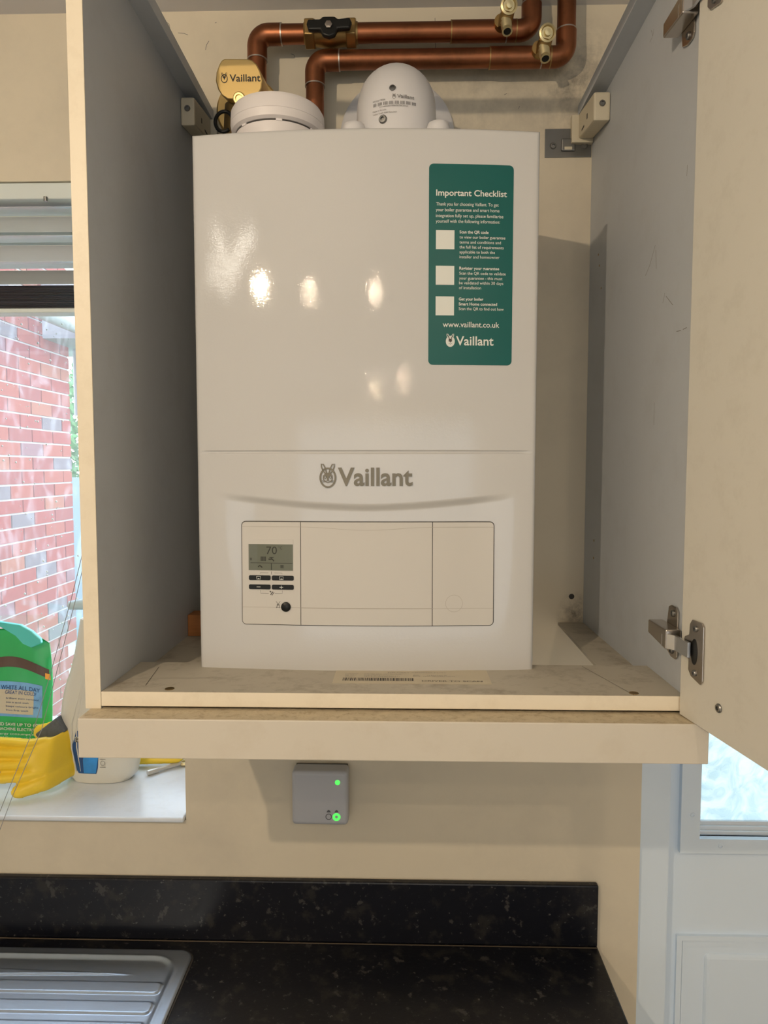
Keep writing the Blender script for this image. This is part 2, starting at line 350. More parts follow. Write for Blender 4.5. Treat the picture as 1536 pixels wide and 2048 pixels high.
def thicken(mb, dvec):
    n = len(mb.v); from collections import Counter
    ed = Counter(); 
    for q in mb.f:
        for i in range(len(q)): a, b = q[i], q[(i+1) % len(q)]; ed[(min(a, b), max(a, b))] += 1
    V = mb.v+[(p[0]+dvec[0], p[1]+dvec[1], p[2]+dvec[2]) for p in mb.v]
    F = list(mb.f)+[tuple(i+n for i in q)[::-1] for q in mb.f]+[(a, b, b+n, a+n) for (a, b), c in ed.items() if c == 1]
    mb.v, mb.f = V, F; return mb
def screw(name, c, axis, r, parent, m=None, label=None):
    a = Vector(axis).normalized(); mb = MB(); mb.lathe([(r, 0), (r, r*.25), (r*.8, r*.5), (r*.45, r*.52), (r*.4, r*.1)], c, a, 18)
    u = a.cross(Vector((0, 0, 1)) if abs(a.z) < .9 else Vector((1, 0, 0))).normalized()
    return part(name, mb, m or M_nickel, parent, smooth=35)

# ============================================================ STRUCTURE
WX0, WX1 = -1.95, 2.05; YF = -7.0; FL = -1.52
def S(name, mb, m, **k): return tag(part(name, mb, m, **k), kind='structure')
OX0, OX1, OZ0, OZ1 = -1.75, -0.3554, -0.3950, 0.771      # window opening
DX0, DX1, DZ1 = 0.489, 1.45, 0.62                       # door opening
wb = MB()
for x0, x1, z0, z1 in ((WX0-.2, OX0, FL, CEIL), (OX0, OX1, FL, OZ0), (OX0, OX1, OZ1, CEIL), (OX1, DX0, FL, CEIL), (DX0, DX1, DZ1, CEIL), (DX1, WX1+.2, FL, CEIL)):
    wb.box(x0, x1, 0, .33, z0, z1)
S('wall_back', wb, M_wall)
S('wall_left', B(WX0-.2, WX0, YF, 0, FL, CEIL), M_room); S('wall_right', B(WX1, WX1+.2, YF, 0, FL, CEIL), M_room)
S('wall_front', B(WX0-.2, WX1+.2, YF-.2, YF, FL, CEIL), M_room)
S('floor', B(WX0-.2, WX1+.2, YF-.2, .33, FL-.1, FL), M_floor)
S('ceiling', B(WX0-.2, WX1+.2, YF-.2, .33, CEIL, CEIL+.1), M_ceil)

# window_1
win = thing('window_1', None, None, ((OX0+OX1)/2, .25, OZ0), kind='structure')
FY0, FY1 = .245, .305
for x0, x1, z0, z1 in ((OX0, OX1, OZ1-.06, OZ1), (OX0, OX1, OZ0+.010, OZ0+.085), (OX0, OX0+.06, OZ0+.085, OZ1-.06), (OX1-.06, OX1, OZ0+.085, OZ1-.06), (-1.09, -1.02, OZ0+.085, OZ1-.06)):
    part('window_frame', B(x0, x1, FY0, FY1, z0, z1), M_upvc, win, bevel=.004)
part('pane', B(-1.02, OX1-.06, .274, .279, OZ0+.085, OZ1-.06), M_glass, win); part('pane', B(OX0+.06, -1.09, .274, .279, OZ0+.085, OZ1-.06), M_glass, win)
dr = MB()
for i in range(420):
    x = random.uniform(-1.0, -.45); z = random.choice([random.uniform(.1, .62), random.uniform(.35, .62), random.uniform(-.3, .3)]); r = random.uniform(.0008, .0026)
    dr.lathe([(r, 0), (r*.8, -r*.5), (r*.3, -r*.75)], (x, .2738, z), (0, 1, 0), 7)
tag(part('water_spots', dr, M_upvc, win, smooth=True), kind='stuff')
part('window_sill', B(OX0-.02, OX1-.001, -.012, .245, OZ0, -.3855), M_sillw, win, bevel=.003)

# door_1 : half glazed back door
dor = thing('door_1', None, None, ((DX0+DX1)/2, .03, FL), kind='structure')
part('door_frame', B(DX0, .548, .012, .10, FL, DZ1), M_doorp, dor, bevel=.003)
part('door_frame', B(1.39, DX1, .012, .10, FL, DZ1), M_doorp, dor, bevel=.003); part('door_frame', B(.548, 1.39, .012, .10, .56, DZ1), M_doorp, dor, bevel=.003)
GX0, GX1, GZ0, GZ1 = .612, 1.325, -.437, .49
lf = MB(); yl0, yl1 = .045, .09
for x0, x1, z0, z1 in ((.5495, GX0, FL+.01, .555), (GX1, 1.388, FL+.01, .555), (GX0, GX1, GZ1, .555), (GX0, GX1, FL+.01, GZ0)): lf.box(x0, x1, yl0, yl1, z0, z1)
part('door_leaf', lf, M_doorp, dor, recalc=False)
bd = MB()
for x0, x1, z0, z1 in ((GX0-.036, GX0, GZ0-.028, GZ1+.03), (GX1, GX1+.036, GZ0-.028, GZ1+.03), (GX0, GX1, GZ0-.028, GZ0), (GX0, GX1, GZ1, GZ1+.03)): bd.box(x0, x1, yl0-.012, yl0+.004, z0, z1)
part('glazing_bead', bd, M_doorp, dor, recalc=False)
for cx, cz in ((GX0-.014, -.39), (GX0+.04, GZ0-.013), (GX0+.3, GZ0-.013)): screw('screw_cap', (cx, yl0-.011, cz), (0, -1, 0), .005, dor, M_doorp)
for k in range(3): part('glazing_bar', B(GX0, GX1, yl0+.006+k*.006, yl0+.014+k*.006, GZ0, GZ0+.006+.007*k), M_upvc, dor, bevel=.001)
part('pane', B(GX0-.005, GX1+.005, .068, .074, GZ0, GZ1), M_obs, dor)
mo = MB()       # moulded lower panel: stepped frame and raised field
for a, b, y in ((.0, .010, -.006), (.012, .022, -.003)):
    x0, x1, z0, z1 = .577+a, 1.36-a, -1.33+a, -.632-a; t = b-a
    for q in ((x0, x1, z1-t, z1), (x0, x1, z0, z0+t), (x0, x0+t, z0+t, z1-t), (x1-t, x1, z0+t, z1-t)): mo.box(q[0], q[1], yl0+y-.001, yl0+.013, q[2], q[3])
part('panel_moulding', mo, M_doorp, dor, recalc=False)
part('raised_field', B(.632, 1.30, yl0-.006, yl0+.016, -1.28, -.670), M_doorp, dor, bevel=.009, seg=3)
part('door_handle', MB().tube([(1.35, .045, -.52), (1.35, -.005, -.52), (1.25, -.012, -.52)], .009, 12), M_chrome, dor, smooth=True)

# ============================================================ CABINET
WL, WR, YFR = -.3086, .376, -.4541; ZB = -.0206; ZT = .8698
cab = thing('wall_cabinet', 'open cream wall cabinet with grey inside faces, built around the boiler', 'cabinet', ((WL+WR)/2, -.2, ZB))
for x0, x1, ins in ((WL-.0186, WL, 1), (WR, WR+.0186, -1)):
    p = part('side_panel', B(x0, x1, YFR+.0016, -.0005, ZB, ZT+.018), M_panel, cab)
    part('edge_strip', B(x0, x1, YFR, YFR+.0014, ZB, ZT+.018), M_edge, p, bevel=.0005)
# top board, its middle cut away for the pipes, leaving a rim on each side and a front rail
tp = MB(); tp.box(WL, WL+.0252, -.43, 0, ZT, ZT+.018).box(WR-.0252, WR, -.43, 0, ZT, ZT+.018).box(WL, WR, -.45, -.43, ZT, ZT+.018)
part('top_board', tp, M_panel, cab)
# floor board with the middle cut out
fz0, fz1 = ZB+.0002, -.0035
ft = MB(); ft.box(WL, WL+.074, -.3285, 0, fz0, fz1)
ft.hexa([(.323, -.3285, fz0), (WR, -.3285, fz0), (WR, 0, fz0), (.331, 0, fz0), (.323, -.3285, fz1), (WR, -.3285, fz1), (WR, 0, fz1), (.331, 0, fz1)])
fl2 = MB()
for p in ft.v: fl2.v.append((p[0], p[1], p[2]-.0125 if p[2] > -.01 else p[2]-.0001))
fl2.f = ft.f
h_ = len(fl2.v)//2
for k_ in range(2):
    part('floor_board', MB().add(fl2.v[k_*h_:(k_+1)*h_], [f for f in fl2.f[:6]]), M_dusty, cab)
rl = part('front_rail', B(WL+.0004, WR-.0004, -.4525, -.3288, -.0172, 0), M_dusty, cab)
part('edge_strip', B(WL+.0004, WR-.0004, -.4541, -.4527, -.0172, 0), M_edge, rl, bevel=.0004)
for p in (((-.2305), -.4457), (.3202, -.4480)):
    part('screw', MB().lathe([(.0055, 0), (.0055, .0007), (.003, .0003)], (p[0], p[1]+.004, 0), (0, 0, 1), 16), M_brassdk, cab, smooth=30)
for V, F in (strip([(-.275, -.352), (-.264, -.430)], .0006), strip([(-.300, -.402), (-.18, -.398)], .0004), strip([(.288, -.335), (.318, -.4515)], .0006)): part('scribed_line', MB().add([(x, y, .0003) for x, y in V], F), M_ink, cab)
for x, y in ((-.262, -.392), (-.13, -.38), (-.05, -.36), (.11, -.42), (-.29, -.10), (-.287, -.12)):
    pass
# paper delivery label with bar code
lx0, lx1, ly0, ly1 = -.038, .158, -.4155, -.357
lab = part('address_label', B(lx0, lx1, ly0, ly1, .0001, .0004), M_paper, cab)
def flab(u, v): return (u, v, .00055)
bc = MB(); x = -.0262
while x < .062:
    w_ = random.choice([.0006, .0009, .0012, .0018]); bc.add([flab(x, -.4055), flab(x+w_, -.4055), flab(x+w_, -.3935), flab(x, -.3935)], [(0, 1, 2, 3)]); x += w_+random.choice([.0006, .0008, .0012])
put_text(bc, 'DRIVER TO SCAN', flab, .0725, .1475, -.4065, .004, .01)
part('bar_code', bc, M_ink, lab)
sm = MB()
rows = [('CONSIGNMENT', -.0245, -.008, -.3785), ('REF 00412', -.0245, -.010, -.3830), ('ITEM 1 OF 1', -.0245, -.012, -.3870), ('WEIGHT', -.0245, -.012, -.3908), ('KITCHEN WALL UNIT 720 CREAM', .000, .048, -.3785), ('END PANEL', .000, .02, -.3830), ('QTY 2  ASSEMBLED', .000, .045, -.3870), ('CARCASE WHITE MELAMINE', .0, .04, -.3908), ('DELIVERY ADDRESS PLOT', .03, .105, -.3712), ('ORDER', .062, .07, -.3830), ('DATE', .062, .071, -.3870), ('14 EASTGATE', .08, .105, -.3830), ('UNIT DELIVERY NOTE', .075, .115, -.3870)]
for s_, a, b, y in rows: put_text(sm, s_, flab, a, b, y, .0024, .0)
part('lettering', sm, M_inkl, lab)
# pelmet under the cabinet front
pel = part('pelmet', B(-.3222, .3905, -.4862, -.4664, -.0668, ZB-.0002), M_pelmet, cab, bevel=.0012)
part('pelmet_top', B(-.3212, .3895, -.4850, -.405, ZB-.018, ZB-.0001), M_pelmettop, cab)
# fixing brackets in the rear top corners
for s, X in ((1, WL), (-1, WR)):
    wI = .023 if s == 1 else .0265
    a, b = sorted((X+s*.0004, X+s*wI)); hb = thing('hanging_bracket', None, None, (X, -.06, .81)); del_ = hb
    hb.parent = cab; hb.location = Vector((X, -.06, .81+ZO))-cab.location
    m_ = MB().hexa([(a, -.108, .812), (b, -.108, .812), (b, -.012, .828), (a, -.012, .828), (a, -.108, .856), (b, -.108, .856), (b, -.012, .8692), (a, -.012, .8692)])
    part('bracket_body', m_, M_hang, hb, bevel=.003)
    c, d = sorted((X+s*.0004, X+s*(wI+.011))); part('bracket_plate', B(c, d, -.012, -.0004, .822, .868), M_hang, hb, bevel=.001)
    screw('screw', ((a+b)/2, -.1085, .838), (0, -1, 0), .0048, hb, M_steel)
    part('slot', MB().box((X+s*wI)-.0004, (X+s*wI)+.0004, -.070, -.066, .834, .842).box(X+s*wI-.0004, X+s*wI+.0004, -.05, -.035, .830, .833), M_ink, hb)

# open door on the right
HP = Vector((.3683, -.4575, 0)); DU = Vector((.148, -.989, 0)).normalized(); DN = Vector((-DU.y, DU.x, 0))   # DN points outwards (+x)
def dpt(u, t, z): p = HP+DU*u+DN*t; return (p.x, p.y, z)
def dbox(u0, u1, t0, t1, z0, z1): return MB().hexa([dpt(u0, t0, z0), dpt(u1, t0, z0), dpt(u1, t1, z0), dpt(u0, t1, z0), dpt(u0, t0, z1), dpt(u1, t0, z1), dpt(u1, t1, z1), dpt(u0, t1, z1)])
dz0, dz1 = ZB+.0012, ZT+.017
door = part('door', dbox(0, .357, .0, .0185, dz0, dz1), M_door, cab, bevel=.0007)
def hinge(zc):
    # cup and flange on the door (seen slightly from below)
    zc2 = zc
    pl = [(.0195, .028), (.0240, .034), (.0420, .034), (.0462, .030), (.0462, -.030), (.0420, -.0345), (.0240, -.030), (.0185, -.024), (.0185, -.012), (.010, -.010), (.0065, 0), (.010, .012), (.0185, .016)]
    f = lambda u, v, t: dpt(u, -t, zc2+v)
    h = part('hinge_plate', MB().prism([(u, v) for u, v in pl], f, .0003, .0022), M_nickel, door, bevel=.0006)
    part('hinge_cup', MB().prism([(.030+.011*math.cos(a)*.55, -.001+.0145*math.sin(a)) for a in np.linspace(0, 2*PI, 20)[:-1]], f, .0022, .0026), M_black, door)
    for dv in (.025, -.0245): screw('screw', dpt(.0315, -.0022, zc2+dv), tuple(-DN), .0036, door, M_steel)
    # plate on the cabinet side, arm and link
    X = WR
    pp = [(-.399, .008), (-.404, .030), (-.412, .033), (-.426, .033), (-.4315, .028), (-.4315, -.026), (-.427, -.030), (-.414, -.030), (-.399, -.024), (-.396, -.008)]
    part('mounting_plate', MB().prism(pp, lambda u, v, t: (X-t, u, zc2+.0035+v), .0003, .0026), M_nickel, cab, bevel=.0008)
    screw('screw', (X-.0026, -.4185, zc2+.0275), (-1, 0, 0), .0042, cab, M_steel); screw('screw', (X-.0026, -.417, zc2-.018), (-1, 0, 0), .0042, cab, M_steel)
    am = MB().hexa([(X-.021, -.387, zc2-.003), (X-.0026, -.387, zc2-.003), (X-.0026, -.4450, zc2-.010), (X-.021, -.4450, zc2-.010),
                    (X-.021, -.387, zc2+.0135), (X-.0026, -.387, zc2+.0135), (X-.0026, -.4450, zc2+.0135), (X-.021, -.4450, zc2+.0135)])
    ha = part('hinge_arm', am, M_nickel, cab, bevel=.0015)
    part('adjuster_slot', B(X-.0213, X-.0209, -.434, -.4325, zc2-.008, zc2+.006), M_solder, ha)
    # link: bright strap from the arm to the cup
    E_ = dpt(.026, -.004, zc2-.001)
    P0 = (X-.019, -.443); P1 = (X-.012, -.452); P2 = (E_[0]-.002, E_[1])
    lk = MB()
    for (a, b) in ((P0, P1), (P1, P2)):
        d = Vector((b[0]-a[0], b[1]-a[1], 0)).normalized(); n_ = Vector((-d.y, d.x, 0))*.0016
        lk.hexa([(a[0]-n_.x, a[1]-n_.y, zc2-.0085), (b[0]-n_.x, b[1]-n_.y, zc2-.0085), (b[0]+n_.x, b[1]+n_.y, zc2-.0085), (a[0]+n_.x, a[1]+n_.y, zc2-.0085),
                 (a[0]-n_.x, a[1]-n_.y, zc2+.0085), (b[0]-n_.x, b[1]-n_.y, zc2+.0085), (b[0]+n_.x, b[1]+n_.y, zc2+.0085), (a[0]+n_.x, a[1]+n_.y, zc2+.0085)])
    part('hinge_link', lk, M_chrome, ha)
hinge(.0625); hinge(.0625+.712)
screw('handle_screw', dpt(.0751, -.0001, .0138), tuple(-DN), .0048, door, M_steel)
# worn holes and spots on the carcass
for y, z, r in ((-.062, .110, .0022), (-.062, .14, .0022), (-.075, .56, .0018), (-.062, .60, .0018), (-.055, .62, .0018)): part('fixing_hole', MB().lathe([(r, 0), (r, .0004)], (WR-.0001, y, z), (-1, 0, 0), 10), M_brassdk, cab)
part('hole', MB().lathe([(.005, 0), (.005, .0004), (.003, .0006)], (.3548, -.0002, .0316), (0, -1, 0), 14), M_ink, cab)
# timber packer in the rear left corner, resting on the floor board
tag(part('timber_block', B(WL+.0006, WL+.05, -.12, -.084, -.0158, .020), M_wood, bevel=.001), 'small reddish timber block in the rear left corner of the cabinet', 'wood block')
# steel wall plate
wp = thing('wall_plate', 'zinc-plated steel plate screwed to the wall right of the boiler top', 'metal plate', (.333, 0, .80))
m_ = B(.2945, .3745, -.0022, -.0002, .8015, .8495)
pb = part('plate_body', m_, M_steel, wp, bevel=.0006)
part('pressed_tab', B(.3225, .3465, -.006, -.0022, .811, .832), M_steel, wp, bevel=.0025)
part('slot', B(.3275, .3405, -.0064, -.0058, .8125, .8175), M_hang, wp, bevel=.002)
for x in (.3085, .3625): screw('screw', (x, -.0024, .8205), (0, -1, 0), .0055, wp, M_steel)

# ============================================================ BOILER
D0, BU = -.35, .015
BZ0, BZ1 = -.035, .685; HW = .22
def sm(t): t = min(1, max(0, t)); return t*t*(3-2*t)
def fy(x, z):
    y = D0-BU*(1-(x/HW)**2)
    zs_ = .2185+.0150*(min(abs(x), .20)/.185)**1.7
    e = 1-sm((abs(x)-.135)/.065)
    if z < zs_: y += e*.0065*sm((zs_-z)/.011)*(.35+.65*sm((z-.02)/.18))
    if abs(x) < .208:
        g = abs(z-.2845); y += .0026*(1-sm((g-.0006)/.0018))
    return y
boil = thing('boiler', 'white gloss enamel gas boiler with a small lit screen inside the cabinet', 'boiler', (0, -.2, BZ0))
xs = list(np.linspace(-HW+.005, HW-.005, 90)); zs = sorted(set([round(z, 5) for z in list(np.linspace(BZ0+.005, BZ1-.005, 150))+list(np.arange(.279, .290, .0005))+list(np.arange(.205, .240, .0010))]))
G = []
rr = .005
def edge_pts(lo, hi, core):
    A = [(lo+rr-rr*math.sin(a), rr-rr*math.cos(a)) for a in (PI/2, PI/3, PI/6)]
    Bb = [(hi-rr+rr*math.sin(a), rr-rr*math.cos(a)) for a in (PI/6, PI/3, PI/2)]
    return A+[(c, 0) for c in core]+Bb
for z, dz_ in [(BZ0, .02)]+edge_pts(BZ0, BZ1, zs)+[(BZ1, .02)]:
    row = []
    for x, dx_ in [(-HW, .02)]+edge_pts(-HW, HW, xs)+[(HW, .02)]:
        row.append((x, min(fy(x, z)+max(dz_, dx_) if max(dz_, dx_) < .02 else D0+.02, D0+.02), z))
    G.append(row)
front = part('front_cover', MB().grid(G), M_boiler, boil, smooth=50)
bx = MB().box(-.2195, .2195, D0+.0201, -.075, BZ0+.001, BZ1-.001); part('casing', bx, M_boilside, boil, bevel=.003)
part('rear_spacer', MB().box(-.19, -.13, -.075, 0, -.03, .64).box(.13, .19, -.075, 0, -.03, .64), M_boilside, boil)
def onf(lift): return lambda u, v: (u, fy(u, v)-lift, v)
# logo
lg = MB(); X0, X1 = -.0365, .0610
brandmark(lg, onf(.0012), -.0345, .0610, .2420, .0225, -.0585, .2385, .0305, .022)
part('logo', thicken(lg, (0, .0011, 0)), M_logo, boil)
# control panel
def patch(x0, x1, z0, z1, rl, rr_, lift, nx=24, nz=2, depth=.002, y=fy):
    """rounded-corner patch hugging the cover; rl/rr_ radii on left/right corners"""
    cols = [];
    X = sorted(set([round(float(v), 6) for v in list(np.linspace(x0, x1, nx))+[x0+rl*(1-math.cos(a)) for a in np.linspace(0, PI/2, 6)]*(rl > 0)+[x1-rr_*(1-math.cos(a)) for a in np.linspace(0, PI/2, 6)]*(rr_ > 0)]))
    P = []
    for x in X:
        c = 0
        if rl and x < x0+rl: c = rl-math.sqrt(max(0, rl**2-(x0+rl-x)**2))
        if rr_ and x > x1-rr_: c = rr_-math.sqrt(max(0, rr_**2-(x-x1+rr_)**2))
        a, b = z0+c, z1-c; col = [(x, y(x, a)-lift+depth, a)]
        for k in range(nz+1): z = a+(b-a)*k/nz; col.append((x, y(x, z)-lift, z))
        col.append((x, y(x, b)-lift+depth, b)); P.append(col)
    P = [[(p[0], p[1]+depth if 0 < i < len(P[0])-1 else p[1], p[2]) for i, p in enumerate(P[0])]]+P+[[(p[0], p[1]+depth if 0 < i < len(P[-1])-1 else p[1], p[2]) for i, p in enumerate(P[-1])]]
    return MB().grid(P)
cx0, cx1, cz0, cz1 = -.1622, .1671, .0590, .1952
cp = part('control_panel', patch(cx0, cx1, cz0, cz1, .006, .006, .0004, 40, 24), M_gap, boil, smooth=40)
g_ = .0011
mid0, mid1 = -.0838, .0870
for x0, x1, a, b in ((cx0+g_, mid0-g_*.4, .005, 0), (mid0+g_*.4, mid1-g_*.4, 0, 0), (mid1+g_*.4, cx1-g_, 0, .005)):
    part('cover_plate', patch(x0, x1, cz0+g_, cz1-g_, a, b, .0016, 24, 24, .0014), M_plastic, cp, smooth=40)
fL = onf(.00175)
sl = MB(); 
for V, F in (strip([(x, .0824) for x in np.linspace(cx0+.001, mid0, 12)], .0005), strip([(x, .0824) for x in np.linspace(mid0, mid1, 24)], .0009), strip([(x, .0824) for x in np.linspace(mid1, cx1-.001, 12)], .0004),
             strip([(x, .1878) for x in np.linspace(cx0+.001, mid0, 12)], .0004), strip([(x, .1878-.0040*(1+math.cos(PI*(x-.0016)/.0854))/2) for x in np.linspace(mid0, mid1, 40)], .0004), strip([(x, .1878) for x in np.linspace(mid1, cx1-.001, 12)], .0004),
             ring(.1152, .0888, .0112, .0112, .0004, 40)):
    sl.add([fL(*p) for p in V], F)
part('seam', sl, M_seam, cp)
part('window_bezel', patch(-.1535, -.0935, .1300, .1715, 0, 0, .0020, 6, 2, .001), M_plastic, cp)
lcd = part('display', patch(-.1525, -.0940, .1308, .1650, 0, 0, .0023, 6, 2, .0006), M_lcd, cp)
fd = onf(.0025); dm = MB()
put_text(dm, '70', fd, -.1290, -.1150, .1522, .0100); put_text(dm, '°C', fd, -.1128, -.1080, .1585, .0038)
for k in range(4): dm.add([fd(-.1365+.0018*k, .1430), fd(-.1365+.0018*k+.0013, .1430), fd(-.1365+.0018*k+.0013, .1488), fd(-.1365+.0018*k, .1488)], [(0, 1, 2, 3)])
for V, F in (strip([(-.1250, .1478), (-.1195, .1478)], .0010), strip([(-.1262, .1455), (-.1210, .1455), (-.1190, .1430)], .0016), strip([(-.1225, .1478), (-.1225, .1455)], .0012),
             strip([(-.1500, .1405), (-.0945, .1405)], .0006), strip([(-.1225, .1315), (-.1225, .1405)], .0009), strip([(-.1400, .1352), (-.1378, .1372), (-.1345, .1345)], .0016), ring(-.1495, .1455, .0012, .0018, .0008, 10)): dm.add([fd(*p) for p in V], F)
for k in range(3): dm.add([fd(-.1105, .1340+k*.0015), fd(-.1062, .1340+k*.0015), fd(-.1062, .1350+k*.0015), fd(-.1105, .1350+k*.0015)], [(0, 1, 2, 3)])
part('segments', dm, M_lcddk, cp)
for x0, x1, z0, z1 in ((-.1524, -.1236, .1180, .1242), (-.1220, -.0930, .1180, .1242), (-.1524, -.1236, .1060, .1122), (-.1220, -.0930, .1060, .1122)):
    part('button', patch(x0, x1, z0, z1, .0018, .0018, .0026, 10, 2, .0012), M_black, cp, bevel=.0003)
fb = onf(.0029)
def button_symbol(strips):
    bw = MB()
    for V, F in strips: bw.add([fb(*p) for p in V], F)
    part('button_symbol', bw, M_white, cp)
for cx in (-.1395, -.1092):
    button_symbol([strip([(cx-.0025, .1230), (cx+.0025, .1230), (cx+.0025, .1192), (cx-.0025, .1192), (cx-.0025, .1230)], .0005), strip([(cx-.0010, .1200), (cx+.0012, .1200)], .0009)])
button_symbol([strip([(-.1420, .1091), (-.1370, .1091)], .0007)])
button_symbol([strip([(-.1117, .1091), (-.1069, .1091)], .0007), strip([(-.1093, .1113), (-.1093, .1069)], .0007)])
pm = MB()
for V, F in (strip([(-.1375, .1260), (-.1375, .1275), (-.1265, .1275)], .0004), strip([(-.1085, .1260), (-.1085, .1275), (-.1185, .1275)], .0004), strip([(-.1226, .1292), (-.1226, .1256)], .0005),
             strip([(-.1372, .1045), (-.1372, .1008), (-.1262, .1008)], .0004), strip([(-.1082, .1045), (-.1082, .1008), (-.1180, .1008)], .0004), strip([(-.1238, .0988), (-.1205, .1030)], .0012), strip([(-.1220, .0980), (-.1190, .1022)], .0008), strip([(-.1248, .1038), (-.1228, .1022)], .0014),
             strip([(-.1165, .0905), (-.1140, .0870), (-.1162, .0815)], .0005), strip([(-.1110, .0905), (-.1135, .0870), (-.1115, .0815)], .0005), strip([(-.1148, .0868), (-.1155, .0822), (-.1120, .0822), (-.1127, .0868)], .0007)): pm.add([fL(*p) for p in V], F)
part('printed_symbols', pm, M_ink, cp)
part('reset_button', MB().lathe([(.0063, 0), (.0063, .0018), (.0052, .0026), (.0, .0029)], (-.1034, fy(-.1034, .0835)-.0016, .0835), (0, -1, 0), 28), M_black, cp, smooth=40)
# checklist sticker
s0, s1, t0, t1 = .0803, .1863, .3942, .6408
st = part('checklist_sticker', patch(s0, s1, t0, t1, .0055, .0055, .0005, 20, 2, .0005), M_teal, boil)
def su(xz): return s0+(xz-82)/783*(s1-s0)
def sv(yz): return t1-(yz-90)/1875*(t1-t0)
fs = onf(.0009); tx = MB()
for s_, a, b, y, cap, bo in (('Important Checklist', 148, 803, 384, 56, .012), ('Thank you for choosing Vaillant. To get', 148, 727, 475, 30, 0), ('your boiler guarantee and smart home', 146, 735, 528, 30, 0), ('integration fully set up, please familiarise', 146, 772, 582, 30, 0), ('yourself with the following information:', 146, 740, 633, 30, 0),
    ('Scan the QR code', 366, 636, 730, 27, .016), ('to view our boiler guarantee', 366, 793, 778, 27, 0), ('terms and conditions and', 366, 752, 824, 27, 0), ('the full list of requirements', 366, 778, 870, 27, 0), ('applicable to both the', 366, 697, 916, 27, 0), ('installer and homeowner', 366, 740, 961, 27, 0),
    ('Register your guarantee', 366, 738, 1067, 27, .016), ('Scan the QR code to validate', 366, 800, 1114, 27, 0), ('your guarantee - this must', 365, 769, 1160, 27, 0), ('be validated within 30 days', 364, 778, 1204, 27, 0), ('of installation', 364, 570, 1250, 27, 0),
    ('Get your boiler', 363, 592, 1356, 27, .016), ('Smart Home connected', 363, 722, 1402, 27, .016), ('Scan the QR to find out how', 363, 785, 1447, 27, 0), ('www.vaillant.co.uk', 215, 745, 1608, 52, .004)):
    put_text(tx, s_, fs, su(a), su(b), sv(y), cap/1875*(t1-t0), bo+.004)
brandmark(tx, fs, su(340), su(692), sv(1778), 85/1875*(t1-t0), su(243), sv(1795), 122/1875*(t1-t0), .014, False)
eu, ev, eh = su(243), sv(1795), 122/1875*(t1-t0)
V, F = fan([(.365+.34*math.cos(a), .43+.41*math.sin(a)) for a in np.linspace(0, 2*PI, 30)[:-1]]); tx.add([fs(eu+x*eh, ev+y*eh) for x, y in V], F)
part('lettering', tx, M_white, st)
ef = MB(); fs2 = onf(.0012)
for V, F in (fan([(.365+x, y) for x, y in ((-.10, .60), (-.15, .50), (-.05, .47), (-.03, .34), (.03, .34), (.05, .47), (.15, .50), (.10, .60), (.04, .62), (-.04, .62))]), strip([(.30, .60), (.20, .84)], .06), strip([(.43, .60), (.53, .84)], .06), ring(.28, .43, .05, .06, .025, 12), ring(.45, .43, .05, .06, .025, 12), strip([(.24, .28), (.365, .20), (.49, .28)], .03)): ef.add([fs2(eu+x*eh, ev+y*eh) for x, y in V], F)
part('emblem_face', ef, M_gap, st)
for y0, y1 in ((702, 879), (1034, 1211), (1320, 1498)):
    part('blank_square', patch(su(148), su(319), sv(y1), sv(y0), 0, 0, .0009, 4, 1, .0003), M_white, st)

# ============================================================ ON TOP OF THE BOILER
# flue elbow and wall collar
FX, FYc = .0385, -.215
fe = thing('flue_elbow', 'white plastic flue elbow rising from the boiler top into the wall', 'flue', (FX, FYc, BZ1))
path = [(FX, FYc, BZ1)]+[(FX, FYc, BZ1+.03)]; RB = .062
zc_ = .7425
for a in np.linspace(0, PI/2, 12): path.append((FX, FYc+RB-RB*math.cos(a), zc_+RB*math.sin(a)))
path += [(FX, -.012, zc_+RB)]
part('elbow', MB().tube(path, .0575, 40), M_flue, fe, smooth=50)
part('elbow_base', MB().lathe([(.068, 0), (.068, .022), (.064, .028), (.0575, .030)], (FX, FYc, BZ1+.0002), (0, 0, 1), 40), M_flue, fe, smooth=40)
part('wall_collar', MB().lathe([(.099, 0), (.099, .006), (.095, .010), (.060, .016)], (FX, -.0004, .8376), (0, -1, 0), 48), M_flue, fe, smooth=40)
for x in (-.0175, .0945):
    p0 = (FX-.056 if x < FX else FX+.056, -.262, BZ1); part('test_cap', MB().lathe([(.0165, 0), (.0165, .043), (.0145, .050), (.008, .0535)], (p0[0]+(-.002 if x < FX else .002), p0[1], p0[2]+.0002), (0, 0, 1), 24), M_flue, fe, smooth=50)
def tubefront(px, py):
    """point on the front of the elbow seen through a pixel"""
    c = CAM-np.array([0, 0, ZO]); d = ray(px, py); best = None
    for t in np.linspace(.8, 1.3, 1500):
        p = c+d*t
        if p[2] < zc_: q = (p[0]-FX)**2+(p[1]-FYc)**2; r_ = math.sqrt(q); nrm = np.array([p[0]-FX, p[1]-FYc, 0])
        else:
            vy, vz = p[1]-(FYc+RB), p[2]-zc_; rho = math.hypot(vy, vz); k = RB/rho; cy, cz = FYc+RB+vy*k, zc_+vz*k
            nrm = np.array([p[0]-FX, p[1]-cy, p[2]-cz]); r_ = np.linalg.norm(nrm)
        if r_ <= .0577: return p, nrm/np.linalg.norm(nrm)
    return None, None
for px, py, r in ((785, 176, .0045), (766, 239, .0058)):
    p, n_ = tubefront(px, py)
    if p is not None: screw('screw', tuple(p), tuple(n_), r, fe, M_steel)
P00, _ = tubefront(790, 215)
